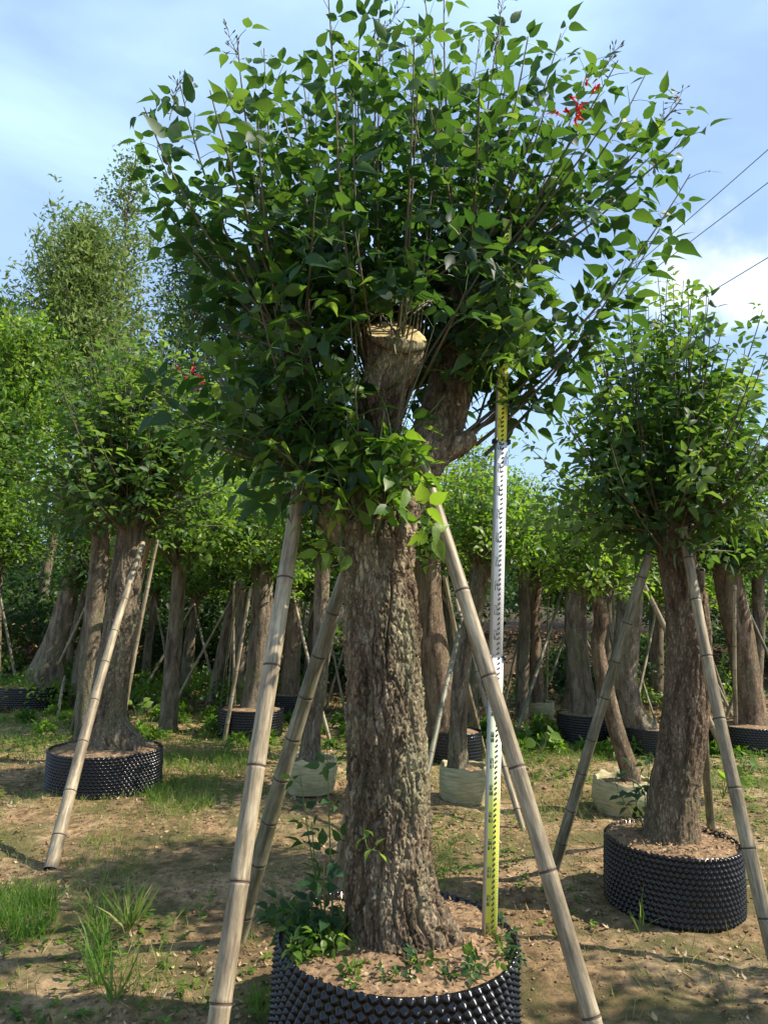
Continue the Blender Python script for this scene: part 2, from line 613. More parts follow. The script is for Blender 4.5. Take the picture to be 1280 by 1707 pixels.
def trifoliate(lv, tub, base, tdir, size, tone, petiole, kpet=3, tri=True):
    """petiole leaving base along tdir with one end leaflet and two side ones"""
    e = base + tdir * petiole
    if not lv.ok(e): return
    if tub is not None:
        midp = base + tdir * petiole * 0.5 + Vector((0, 0, 0.06 * petiole))
        tub.tube([base, midp, e], [0.0020, 0.0015, 0.0012], kpet, 0, False)
    nrm = (Vector((0, 0, 1)) + rv(0.45)).normalized()
    h = (tdir + Vector((0, 0, -0.25)) + rv(0.35)).normalized()
    nrm = (nrm - h * nrm.dot(h))
    if nrm.length < 0.1: nrm = h.orthogonal()
    nrm.normalize()
    lv.add(e + h * size * (0.30 if tri else 0.02), h, nrm, size, tone + rnd.uniform(-0.1, 0.1) + (0.6 if rnd.random() < 0.04 else 0))
    if tri:
        for sg in (-1, 1):
            if rnd.random() < 0.2: continue
            dd = rot_about(h, nrm, sg * rnd.uniform(1.0, 1.5))
            dd = (dd + rv(0.18)).normalized()
            nn = (nrm + rv(0.3)).normalized()
            lv.add(e + dd * size * 0.10, dd, nn, size * rnd.uniform(0.75, 0.98), tone + rnd.uniform(-0.12, 0.12))


def bez(a, b, c, t):
    return a * (1 - t) ** 2 + b * 2 * t * (1 - t) + c * t * t


def shoot(lv, tub, a, c, r0=0.008, step=0.075, size=(0.09, 0.13), lift=0.3, t0=0.18, tone=None, skip=0.12, ptub=None, pet=(0.05, 0.11), tri=True, k=5):
    L_ = (c - a).length
    out = c - a
    b = a + Vector((out.x * 0.62, out.y * 0.62, out.z * (0.5 - lift * 0.3))) + rv(0.03 * L_)
    n = max(4, int(L_ / 0.14))
    pts = [bez(a, b, c, i / n) for i in range(n + 1)]
    if tub is not None:
        tub.tube(pts, [r0 * (1 - 0.82 * i / n) + 0.0012 for i in range(n + 1)], k, 0, False)
    m = max(3, int(L_ / step))
    ph = rnd.uniform(0, 6.28)
    tn = rnd.uniform(0.15, 0.6) if tone is None else tone
    for i in range(m):
        t = t0 + (1 - t0) * (i + rnd.uniform(0.2, 0.8)) / m
        if rnd.random() < skip: continue
        t = min(t, 1)
        p = bez(a, b, c, t)
        tg = (bez(a, b, c, min(1, t + 0.03)) - bez(a, b, c, max(0, t - 0.03))).normalized()
        ph += 2.4
        o = tg.orthogonal().normalized()
        side = rot_about(o, tg, ph)
        td = (side + tg * rnd.uniform(0.15, 0.8) + Vector((0, 0, 0.15)) + rv(0.15)).normalized()
        sz = rnd.uniform(*size) * (1 - 0.35 * max(0, t - 0.8) / 0.2)
        trifoliate(lv, ptub, p, td, sz, tn + 0.22 * max(0, t - 0.6), rnd.uniform(*pet), 3, tri)
    return pts


# ------------------------------------------------------------------ trunks
def trunk_mesh(name, path, mat, k=48, ring=0.02, amp=0.012, flare=0.0, lobes=5, seed=0, cut=None, plates=True, cutmat=None, knob=0.03):
    """path: list of (Vector, radius). bark relief from stretched cells; flare widens the foot into roots"""
    P = [p for p, r in path]
    R = [r for p, r in path]
    seg = [(P[i + 1] - P[i]).length for i in range(len(P) - 1)]
    cum = [0]
    for s_ in seg: cum.append(cum[-1] + s_)
    tot = cum[-1]
    n = max(4, int(tot / ring))
    # catmull-rom resample

    def smp(d):
        i = 0
        while i < len(seg) - 1 and d > cum[i + 1]: i += 1
        t = (d - cum[i]) / seg[i] if seg[i] > 0 else 0
        p0, p1, p2, p3 = P[max(i - 1, 0)], P[i], P[i + 1], P[min(i + 2, len(P) - 1)]
        c = 0.5 * ((2 * p1) + (p2 - p0) * t + (2 * p0 - 5 * p1 + 4 * p2 - p3) * t * t + (3 * p1 - p0 - 3 * p2 + p3) * t ** 3)
        tt = t * t * (3 - 2 * t)
        return c, R[i] * (1 - tt) + R[i + 1] * tt
    V, F, M = [], [], []
    a = None
    off = Vector((seed * 7.3, seed * 3.1, seed * 1.7))
    rr_prev = None
    for i in range(n + 1):
        d = tot * i / n
        c, r = smp(d)
        c2, _ = smp(min(tot, d + 0.02))
        c1, _ = smp(max(0, d - 0.02))
        tg = (c2 - c1).normalized()
        if a is None:
            a = Vector((1, 0, 0))
        a = (a - tg * a.dot(tg)).normalized()
        b = tg.cross(a)
        hb = d                       # distance above the foot (path goes foot -> top)
        for j in range(k):
            th = 2 * PI * j / k
            ux, uy = math.cos(th), math.sin(th)
            rr = r
            if flare:
                f = math.exp(-hb / (1.0 * r + 0.02))
                lob = 0.55 + 0.45 * math.cos(lobes * th + seed * 1.3 + 1.2 * noise.noise(Vector((ux * 1.3, uy * 1.3, seed))))
                rr *= 1 + flare * f * (0.45 + 0.9 * max(0, lob))
            rr *= 1 + knob * 2 * noise.noise(Vector((ux * 1.2, uy * 1.2, hb * 2.2)) + off) + knob * noise.noise(Vector((ux * 3, uy * 3, hb * 6)) + off)
            if amp:
                q_ = Vector((ux * r * 38, uy * r * 38, hb * 15.0)) + off
                wp = Vector((noise.noise(q_ * 0.6), noise.noise(q_ * 0.6 + Vector((9, 1, 4))), noise.noise(q_ * 0.5 + Vector((3, 8, 2))))) * 0.45
                if plates:
                    wr = Vector((noise.noise(q_ * 2.4), noise.noise(q_ * 2.4 + Vector((4, 4, 4))), 0)) * 0.5
                    dd, _p = noise.voronoi(q_ + wp + wr)
                    e = dd[1] - dd[0]
                    h = min(1, e / 0.22)
                    h = h * (2 - h) * (0.55 + 0.75 * abs(noise.noise(_p[0] * 3.7)) * 2)
                    # long vertical furrows
                    fr = noise.noise(Vector((ux * r * 22, uy * r * 22, hb * 4.2)) + off + wp * 0.7)
                    h = 0.75 * h - 1.15 * max(0, 0.16 - abs(fr)) / 0.16 + 0.25 * noise.noise(q_ * 2.6) + 0.28 * noise.noise(q_ * 6.5)
                else:
                    h = 0.7 * noise.noise(q_ + wp) + 0.4 * noise.noise(q_ * 2.3)
                rr += amp * (h - 0.4) * (1 if cut is None else min(1, 0.25 + (tot - d) / 0.06))
            V.append(c + (a * ux + b * uy) * rr)
    for i in range(n):
        for j in range(k):
            F.append((i * k + j, i * k + (j + 1) % k, (i + 1) * k + (j + 1) % k, (i + 1) * k + j))
            M.append(0)
    # top
    base = n * k
    cen = sum((V[base + j] for j in range(k)), Vector()) / k
    if cut is not None:
        # tilt the top ring onto the cut plane
        nrm = Vector(cut).normalized()
        tg = (P[-1] - P[-2]).normalized()
        for i in range(n + 1):
            wgt = max(0, 1 - (n - i) / 6)
            if wgt == 0: continue
            for j in range(k):
                v = V[i * k + j]
                dz = -nrm.dot(v - cen) / nrm.dot(tg)
                V[i * k + j] = v + tg * dz * wgt if i == n else v + tg * dz * wgt * 0.8
        rings = 6
        prev = base
        for q_ in range(1, rings):
            f = 1 - q_ / rings
            st = len(V)
            for j in range(k):
                v = cen + (V[base + j] - cen) * f
                v = v + nrm * (0.004 * noise.noise(v * 40))
                V.append(v)
            for j in range(k):
                F.append((prev + j, prev + (j + 1) % k, st + (j + 1) % k, st + j)); M.append(1)
            prev = st
        V.append(cen); ci = len(V) - 1
        for j in range(k):
            F.append((prev + j, prev + (j + 1) % k, ci)); M.append(1)
    else:
        V.append(cen + (P[-1] - P[-2]).normalized() * R[-1] * 0.35)
        ci = len(V) - 1
        for j in range(k):
            F.append((base + j, base + (j + 1) % k, ci)); M.append(0)
    return py_mesh(name, V, F, [mat, cutmat or M_CUT], True, M)


# ------------------------------------------------------------------ plant pots
def pot_meshes(R, Hh, rows, cols, sub=4, lump=0.0):
    """studded root-pruning pot, local coordinates, foot at z=0; returns wall mesh"""
    amp = 0.52 * 2 * PI * R / cols
    nt_, nz_ = cols * sub, rows * sub
    V = []
    for j in range(nz_ + 1):
        v = j / nz_ * rows
        for i in range(nt_):
            u = i / sub
            # staggered studs
            best = 0
            jr = math.floor(v)
            for rr_ in (jr - 1, jr, jr + 1):
                ou = 0.5 * (rr_ % 2)
                du = (u - ou - 0.5) - round(u - ou - 0.5)
                dv = v - rr_ - 0.5
                d_ = math.hypot(du, dv * 0.80)
                best = max(best, 1 - d_ / 0.53)
            h = max(0, best)
            h = h ** 1.25
            if j == 0 or j == nz_: h *= 0.4
            th = 2 * PI * i / nt_
            wob = 1 + 0.03 * noise.noise(Vector((math.cos(th) * 1.5, math.sin(th) * 1.5, v * 0.1 + R * 9))) + 0.008 * noise.noise(Vector((math.cos(th) * 5, math.sin(th) * 5, v * 0.3)))
            r = R * wob + amp * h
            zz = Hh * j / nz_
            if j == nz_: zz += Hh * (0.014 * math.cos(u * 2 * PI) + 0.03 * noise.noise(Vector((math.cos(th) * 2, math.sin(th) * 2, 4))))
            V.append((r * math.cos(th), r * math.sin(th), zz))
    base = len(V)
    for z_, off in ((Hh - 0.004, -0.006), (Hh * 0.55, -0.010)):
        for i in range(nt_):
            th = 2 * PI * i / nt_
            V.append(((R + off) * math.cos(th), (R + off) * math.sin(th), z_))
    idx = np.arange(nt_)
    nxt = (idx + 1) % nt_
    Q = []
    for j in range(nz_):
        Q.append(np.stack([j * nt_ + idx, j * nt_ + nxt, (j + 1) * nt_ + nxt, (j + 1) * nt_ + idx], 1))
    top = nz_ * nt_
    Q.append(np.stack([top + idx, top + nxt, base + nxt, base + idx], 1))
    Q.append(np.stack([base + idx, base + nxt, base + nt_ + nxt, base + nt_ + idx], 1))
    Q = np.concatenate(Q)
    return np_mesh('pot_wall', V, Q.ravel(), np.arange(len(Q)) * 4, [M_POT], True)


def soil_mesh(R, z, mound=0.03, seed=0, n=30, k=110):
    V, F = [(0, 0, z + mound)], []
    for i in range(1, n + 1):
        f = i / n
        for j in range(k):
            th = 2 * PI * j / k
            x, y = R * f * math.cos(th), R * f * math.sin(th)
            zz = z + mound * (1 - f * f) + 0.016 * fbm(Vector((x * 7, y * 7, seed * 3.3)), 5) + 0.012 * abs(noise.noise(Vector((x * 38, y * 38, seed))))
            V.append((x, y, zz))
    for j in range(k):
        F.append((0, 1 + j, 1 + (j + 1) % k))
    for i in range(n - 1):
        for j in range(k):
            F.append((1 + i * k + j, 1 + (i + 1) * k + j, 1 + (i + 1) * k + (j + 1) % k, 1 + i * k + (j + 1) % k))
    return py_mesh('soil', V, F, [M_SOIL])


def bag_mesh(R, Hh, seed, k=56, n=18):
    V, F = [], []
    prof = []
    for i in range(n + 1):
        t = i / n
        r = R * (0.90 + 0.14 * math.sin(t * 2.6) + 0.03 * t)
        prof.append((r, Hh * t))
    for (r, z) in prof:
        for j in range(k):
            th = 2 * PI * j / k
            e = 0.07 * fbm(Vector((math.cos(th) * 1.7, math.sin(th) * 1.7, z * 5 + seed)), 4)
            zz = z + (0.03 * noise.noise(Vector((math.cos(th) * 3, math.sin(th) * 3, seed))) if z > Hh * 0.8 else 0)
            V.append((r * (1 + e) * math.cos(th), r * (1 + e) * math.sin(th), zz))
    b = len(V)
    for j in range(k):                       # rolled hem going inside
        v = V[n * k + j]
        V.append((v[0] * 0.93, v[1] * 0.93, v[2] - 0.012))
    for j in range(k):
        v = V[n * k + j]
        V.append((v[0] * 0.90, v[1] * 0.90, v[2] - 0.09))
    for i in range(n + 2):
        for j in range(k):
            F.append((i * k + j, i * k + (j + 1) % k, (i + 1) * k + (j + 1) % k, (i + 1) * k + j))
    return py_mesh('bag', V, F, [M_BAG])


POT_HI = {}


def put_pot(x, y, R, Hh, label, hi=0, seed=0):
    t = empty('plant_pot', (x, y, 0), label, 'plant pot', 'black studded pots holding the trees')
    if hi == 2: me = pot_meshes(R, Hh, 12, 72, 10)
    elif hi == 1: me = pot_meshes(R, Hh, 13, 74, 7)
    else:
        if 'lo' not in POT_HI: POT_HI['lo'] = pot_meshes(1.0, 1.0, 11, 68, 4)
        me = POT_HI['lo']
    o = bpy.data.objects.new('pot_wall', me)
    COL.objects.link(o); o.parent = t
    if not hi: o.scale = (R, R, Hh)
    o.rotation_euler = (0, 0, seed * 1.1)
    s = bpy.data.objects.new('soil', soil_mesh(R * 0.985, Hh - 0.025, 0.035, seed))
    COL.objects.link(s); s.parent = t
    return t


def put_bag(x, y, R, Hh, label, seed=0):
    t = empty('grow_bag', (x, y, 0), label, 'grow bag', 'pale woven bags holding young trees')
    o = bpy.data.objects.new('bag', bag_mesh(R, Hh, seed))
    COL.objects.link(o); o.parent = t
    s = bpy.data.objects.new('soil', soil_mesh(R * 0.92, Hh - 0.05, 0.03, seed))
    COL.objects.link(s); s.parent = t
    return t


# ------------------------------------------------------------------ bamboo poles
def pole(A, B, dia0, dia1, label, group='bamboo props leaning on the trees', mat=None, k=18, seed=0, node=0.27, bend=0.011, ext=True):
    """A foot, B head (world). ext: run the foot on down to the ground"""
    A, B = Vector(A), Vector(B)
    if ext:
        g = gz(A.x, A.y)
        if A.z > g + 0.01:
            d = (A - B)
            A = B + d * ((B.z - g + 0.03) / (B.z - A.z))
    r_ = random.Random(seed * 13 + 5)
    Lt = (B - A).length
    ax = (B - A).normalized()
    side = ax.orthogonal().normalized()
    side = rot_about(side, ax, r_.uniform(0, 6.28))
    V, F, M = [], [], []
    stations = []
    d = 0
    nodes = []
    x = node * r_.uniform(0.3, 0.9)
    while x < Lt - 0.03:
        nodes.append(x)
        x += node * r_.uniform(0.85, 1.2)
    nodes_set = nodes
    st = [0.0]
    for nd in nodes_set:
        prev = st[-1]
        for q_ in (0.33, 0.66):
            st.append(prev + (nd - 0.016 - prev) * q_)
        st += [nd - 0.012, nd - 0.004, nd - 0.0015, nd + 0.0015, nd + 0.004, nd + 0.012]
    st += [Lt - 0.004, Lt]
    rr = []
    def near(s_):
        return min([abs(s_ - nd) for nd in nodes_set] + [9])
    for s_ in st:
        t = s_ / Lt
        r = 0.5 * (dia0 * (1 - t) + dia1 * t)
        dn = near(s_)
        if dn < 0.002: r *= 0.985
        elif dn < 0.006: r *= 1.06
        elif dn < 0.014: r *= 1.015
        rr.append(r)
    cb = side.cross(ax)
    for s_, r in zip(st, rr):
        t = s_ / Lt
        c = A + ax * s_ + side * (bend * Lt * math.sin(PI * t)) + cb * (0.002 * noise.noise(Vector((s_ * 3, seed, 0))))
        for j in range(k):
            q_ = 2 * PI * j / k
            V.append(c + side * (r * math.cos(q_)) + cb * (r * math.sin(q_)))
    for i in range(len(st) - 1):
        mid_ = 0.5 * (st[i] + st[i + 1])
        dark = near(mid_) < 0.003
        for j in range(k):
            F.append((i * k + j, i * k + (j + 1) % k, (i + 1) * k + (j + 1) % k, (i + 1) * k + j))
            M.append(1 if dark else 0)
    # hollow cut end
    b = (len(st) - 1) * k
    cpt = A + ax * Lt
    s0 = len(V)
    for j in range(k): V.append(cpt + (V[b + j] - cpt) * 0.72)
    s1 = len(V)
    for j in range(k): V.append(V[s0 + j] - ax * 0.04)
    for j in range(k):
        F.append((b + j, b + (j + 1) % k, s0 + (j + 1) % k, s0 + j)); M.append(0)
        F.append((s0 + j, s0 + (j + 1) % k, s1 + (j + 1) % k, s1 + j)); M.append(1)
    F.append(tuple(s1 + j for j in range(k))); M.append(1)
    me = py_mesh('bamboo_pole', V, F, [mat or M_BAM, M_NODE], True, M)
    # put the mesh in coordinates along its own axis so the fibres run along it
    rotm = ax.to_track_quat('Z', 'Y').to_matrix().to_4x4()
    mw = Matrix.Translation(A) @ rotm
    me.transform(mw.inverted())
    o = bpy.data.objects.new('bamboo_pole', me)
    COL.objects.link(o)
    o.matrix_world = mw
    return tag(o, label, 'bamboo pole', group)


# ================================================================== MAIN TREE
MY = 2.92
mc = gnd(664, 1592, 0.36)
MC = Vector((mc.x, MY, 0))
put_pot(MC.x, MC.y, 0.462, 0.37, 'largest black studded plant pot, under the big tree in front', 2, 3)

tree = empty('tree', (MC.x, MC.y, 0.3), 'big tree with a thick furrowed trunk and a broad leafy crown, in the nearest pot', 'tree', 'nursery trees in pots')


def tp(px, py, Y, r): return (at(px, py, Y), r)


foot = at(662, 1580, MY - 0.0)
main_path = [(Vector((foot.x + 0.035, MY, 0.22)), 0.195), (Vector((foot.x + 0.02, MY, 0.33)), 0.188), tp(655, 1500, MY, 0.172), tp(648, 1400, MY, 0.166), tp(645, 1250, MY, 0.162),
             tp(640, 1100, MY, 0.153), tp(630, 950, MY, 0.149), tp(628, 890, MY, 0.172), tp(632, 840, MY, 0.165), tp(640, 800, MY, 0.13)]
link('trunk', trunk_mesh('trunk', main_path, M_BARK, 340, 0.004, 0.017, 0.36, 5, 2), tree)
limb1 = [tp(636, 900, MY, 0.11), tp(640, 800, MY, 0.105), tp(632, 720, MY - 0.02, 0.095), tp(640, 650, MY - 0.05, 0.098), tp(656, 595, MY - 0.08, 0.122), tp(661, 560, MY - 0.10, 0.132)]
link('cut_limb', trunk_mesh('cut_limb', limb1, M_BARK, 180, 0.006, 0.011, 0, 5, 4, (0.17, -0.72, 0.67)), tree)
limb2 = [tp(655, 880, MY + 0.05, 0.09), tp(690, 790, MY + 0.12, 0.105), tp(730, 715, MY + 0.2, 0.11), tp(752, 640, MY + 0.25, 0.108), tp(765, 550, MY + 0.28, 0.105), tp(772, 480, MY + 0.3, 0.11)]
link('limb', trunk_mesh('limb', limb2, M_BARK, 120, 0.008, 0.011, 0, 5, 6), tree)
limb3 = [tp(620, 910, MY, 0.10), tp(570, 860, MY, 0.105), tp(525, 800, MY + 0.03, 0.095), tp(500, 720, MY + 0.05, 0.09), tp(492, 620, MY + 0.08, 0.09), tp(500, 560, MY + 0.1, 0.10)]
link('limb', trunk_mesh('limb', limb3, M_BARK, 100, 0.009, 0.011, 0, 5, 8), tree)
knot = [tp(715, 770, MY + 0.16, 0.04), tp(740, 755, MY + 0.16, 0.055), tp(762, 742, MY + 0.15, 0.055), tp(788, 728, MY + 0.17, 0.035)]
link('limb', trunk_mesh('limb', knot, M_BARK, 60, 0.01, 0.009, 0, 5, 9), tree)

STUMP = at(663, 560, MY - 0.12)


class PrunedLeaves(Leaves):
    """the foliage leaves a gap around the sawn limb"""
    def ok(s, p):
        v = p - CAM
        z = v.dot(fw)
        px = 640 + FPX * v.dot(RT) / z
        py = 853.5 - FPX * v.dot(UP) / z
        if p.y < MY + 0.05:
            if ((px - 662) / 74) ** 2 + ((py - 566) / 50) ** 2 < 1: return False
            if 590 < px < 740 and 590 <= py < 720 and rnd.random() < 0.62: return False
            if 585 < px < 690 and py > 880: return False
        q = p - STUMP
        al = q.dot(sd)
        if 0 < al < 1.6 and (q - sd * al).length < 0.15: return False
        return True

    def add(s, p, d, n, size, tone):
        if s.ok(Vector(p) + Vector(d).normalized() * size * 0.5): super().add(p, d, n, size, tone)


lv, st, pt = PrunedLeaves(), Geo(), Geo()
heads = {'c': at(650, 600, MY - 0.02), 'l': at(505, 590, MY + 0.08), 'b': at(772, 500, MY + 0.3), 'r': at(786, 728, MY + 0.17), 'll': at(520, 800, MY), 'm': at(620, 800, MY - 0.12)}


def head(h, T):
    """shoots of the sawn limb spring from the bark below the cut, at its back and sides"""
    if h != 'c': return heads[h] + rv(0.03)
    c0 = at(652, 620, MY - 0.02)
    a_ = math.atan2(max(T.y - c0.y, 0.0) + 0.25, T.x - c0.x) + rnd.uniform(-.35, .35)
    return at(652, rnd.uniform(590, 680), MY - 0.02) + Vector((math.cos(a_) * 0.11, math.sin(a_) * 0.11, 0))


# shoots whose tips make the outline: (head, tip px, tip py, depth)
OUT = [('l', 240, 178, 2.7), ('l', 300, 140, 2.9), ('l', 262, 250, 3.1), ('l', 395, 60, 2.8), ('l', 440, 80, 3.2), ('c', 545, -40, 2.8), ('c', 500, 90, 3.3),
       ('c', 640, -70, 2.9), ('b', 700, -60, 3.4), ('c', 600, 40, 3.0), ('b', 740, -20, 2.9), ('b', 835, 15, 3.1), ('b', 800, 60, 3.6), ('b', 880, 60, 2.9), ('b', 935, 55, 3.2),
       ('b', 985, 100, 3.5), ('b', 1030, 100, 2.9), ('b', 1075, 125, 3.2), ('b', 1135, 165, 3.0), ('b', 1110, 235, 3.4), ('b', 1165, 210, 3.05),
       ('r', 1150, 290, 3.1), ('r', 1100, 380, 3.3), ('r', 1040, 450, 3.0), ('r', 1000, 515, 3.1), ('r', 940, 560, 2.9), ('r', 895, 640, 3.1),
       ('l', 250, 300, 3.2), ('l', 290, 370, 2.9), ('l', 330, 420, 3.3), ('l', 300, 500, 3.0), ('ll', 330, 560, 3.2), ('ll', 250, 640, 2.9), ('ll', 280, 700, 3.1), ('ll', 350, 740, 2.7),
       ('ll', 400, 820, 3.1), ('ll', 445, 860, 2.8), ('c', 690, 60, 2.4), ('c', 560, 150, 2.3), ('b', 900, 200, 2.5), ('l', 430, 200, 2.4), ('b', 800, 130, 2.5), ('b', 1010, 200, 2.6),
       ('l', 350, 150, 2.5), ('c', 460, 130, 2.7), ('b', 960, 330, 2.6), ('b', 1060, 300, 2.8)]
for h, x_, y_, Y_ in OUT:
    shoot(lv, st, head(h, at(x_, y_, Y_)), at(x_, y_, Y_), 0.0085, 0.066, (0.088, 0.14), 0.3, 0.10 if h == 'r' else 0.22, rnd.uniform(0.08, 0.62), 0.10, pt)
hk = [('c', 0.34), ('l', 0.30), ('b', 0.36)]
for i in range(84):
    th = rnd.uniform(0, 2 * PI)
    rr_ = math.sqrt(rnd.random())
    px, py = 655 + 365 * rr_ * math.cos(th), 320 + 265 * rr_ * math.sin(th)
    Y_ = MY + rnd.uniform(-0.75, 0.9) * math.sqrt(max(0.15, 1 - rr_ * rr_ * 0.8))
    h = 'c' if 540 < px < 740 else ('l' if px <= 540 else 'b')
    if rnd.random() < 0.3: h = rnd.choice('clb')
    if py > 500: h = {'l': 'll', 'c': 'm', 'b': 'r'}[h]
    shoot(lv, st, head(h, at(px, py, Y_)), at(px, py, Y_), 0.0065, 0.072, (0.078, 0.125), rnd.uniform(0, 0.6), 0.2, rnd.uniform(0.0, 0.62), 0.08, pt)
# drooping growth low on the left and inside
for i in range(28):
    px, py = rnd.uniform(330, 560), rnd.uniform(450, 840)
    if px < 400 and py > 760: continue
    shoot(lv, st, at(rnd.uniform(490, 560), rnd.uniform(560, 820), MY + rnd.uniform(-0.05, 0.1)), at(px, py, MY + rnd.uniform(-0.45, 0.6)), 0.005, 0.065, (0.07, 0.115), 0.2, 0.2,
          rnd.uniform(0.15, 0.8), 0.05, pt)
for i in range(30):
    px, py = rnd.uniform(480, 830), rnd.uniform(360, 560)
    shoot(lv, st, heads[rnd.choice('clb')] + rv(0.1), at(px, py, MY + rnd.uniform(-0.6, 0.5)), 0.004, 0.06, (0.08, 0.125), 0.1, 0.15, rnd.uniform(-.1, .3), 0.05, pt)
for i in range(14):
    shoot(lv, st, heads['b'] + rv(0.05), at(rnd.uniform(640, 760), rnd.uniform(560, 740), MY + rnd.uniform(.45, .8)), 0.005, 0.055, (0.09, 0.13), 0.1, 0.3, rnd.uniform(-.1, .3), 0.05, pt)
for i in range(14):
    px, py = rnd.uniform(455, 590), rnd.uniform(600, 840)
    shoot(lv, st, at(rnd.uniform(500, 560), rnd.uniform(620, 800), MY), at(px, py, MY - rnd.uniform(.1, .4)), 0.004, 0.055, (0.08, 0.12), 0.1, 0.15, rnd.uniform(-.1, .3), 0.05, pt)
for i in range(10):
    a_ = rnd.uniform(500, 680)
    shoot(lv, st, at(770, min(a_ + 20, 640), MY + .26), at(rnd.uniform(830, 900), a_ - rnd.uniform(40, 130), MY - rnd.uniform(0.1, .35)), 0.004, 0.055, (0.09, 0.13), 0.2, 0.15, rnd.uniform(.2, .8), 0.05, pt)
for i in range(26):
    px, py = rnd.uniform(700, 900), rnd.uniform(400, 690)
    shoot(lv, st, at(rnd.uniform(752, 775), rnd.uniform(500, 660), MY + 0.27), at(px, py, MY + rnd.uniform(0.1, 0.7)), 0.005, 0.07, (0.07, 0.11), 0.2, 0.2,
          rnd.uniform(0, 0.35), 0.1, pt)
link('branches', st.build('branches', [M_TWIG]), tree)
link('crown', lv.build('crown', M_LEAF, 2), tree)
# fresh light sprouts in front of the trunk
lv2, st2 = PrunedLeaves(), Geo()
SPR = [(598, 640, 588, 400), (598, 560, 600, 470), (640, 600, 690, 480), (560, 700, 510, 560), (600, 880, 580, 680), (610, 860, 640, 690), (560, 760, 500, 690), (620, 830, 680, 700),
       (600, 870, 560, 780), (630, 850, 690, 780), (560, 860, 520, 850), (600, 830, 620, 720), (640, 880, 720, 860), (570, 880, 565, 940), (620, 900, 650, 820), (540, 820, 470, 740),
       (640, 650, 690, 600), (600, 640, 640, 590), (560, 850, 540, 780), (680, 720, 740, 660), (600, 760, 570, 640), (660, 780, 700, 850),
       (800, 600, 860, 470), (820, 560, 890, 420), (840, 640, 890, 560), (800, 480, 870, 430), (860, 520, 930, 540), (530, 560, 460, 500), (500, 640, 460, 600)]
SPR += [(rnd.uniform(570, 650), rnd.uniform(620, 880), rnd.uniform(520, 710), rnd.uniform(600, 880)) for _ in range(16)]
for a_, b_, c_, d_ in SPR:
    shoot(lv2, st2, at(a_, b_, MY - 0.13), at(c_, d_, MY - rnd.uniform(0.16, 0.42)), 0.0038, 0.062, (0.07, 0.115), 0.5, 0.3, rnd.uniform(0.1, 0.7), 0.05, st2, (0.04, 0.08))
link('sprout_stems', st2.build('sprout_stems', [M_STEM]), tree)
link('sprout_leaves', lv2.build('sprout_leaves', M_LEAF_Y, 2), tree)
link('petioles', pt.build('petioles', [M_STEM]), tree)


def flower(P, parent, s=0.05, n=7, seed=0):
    f = Leaves()
    for i in range(n):
        d = (Vector((0, 0, -0.5)) + rv(0.6)).normalized()
        p = P + rv(s * 0.5)
        f.add(p, d, rv(1), s * rnd.uniform(0.8, 1.3), rnd.random())
        f.add(p, (d + rv(0.2)).normalized(), rv(1), s * rnd.uniform(0.8, 1.3), rnd.random())
    link('flower', f.build('flower', M_FLOWER, 'petal'), parent)


for a_, b_ in ((988, 145), (968, 165), (958, 190), (930, 182)):
    flower(at(a_, b_, 2.75), tree, 0.034, 5)


# budding flower spikes standing out against the sky
def spike(a, b, parent):
    g = Geo()
    n = 12
    pts = [a.lerp(b, i / n) + rv(0.003) for i in range(n + 1)]
    g.tube(pts, [0.0028 - 0.0015 * i / n for i in range(n + 1)], 4, 0, False)
    for i in range(2, n + 1):
        for q_ in range(2):
            d = (rv(1) + (b - a).normalized() * 1.2).normalized()
            e = pts[i] + d * rnd.uniform(0.02, 0.035)
            g.tube([pts[i], e, e + d * 0.006, e + d * 0.016, e + d * 0.022], [0.0008, 0.001, 0.0032, 0.003, 0.0006], 5, 0, False)
    link('flower_spike', g.build('flower_spike', [M_TWIG]), parent)


for a_, b_, c_, d_ in ((826, 110, 838, 5), (1095, 215, 1138, 150), (400, 110, 378, 42), (282, 200, 300, 130), (1000, 130, 1026, 80), (610, 90, 680, -5)):
    spike(at(a_, b_, 2.95), at(c_, d_, 2.95), tree)

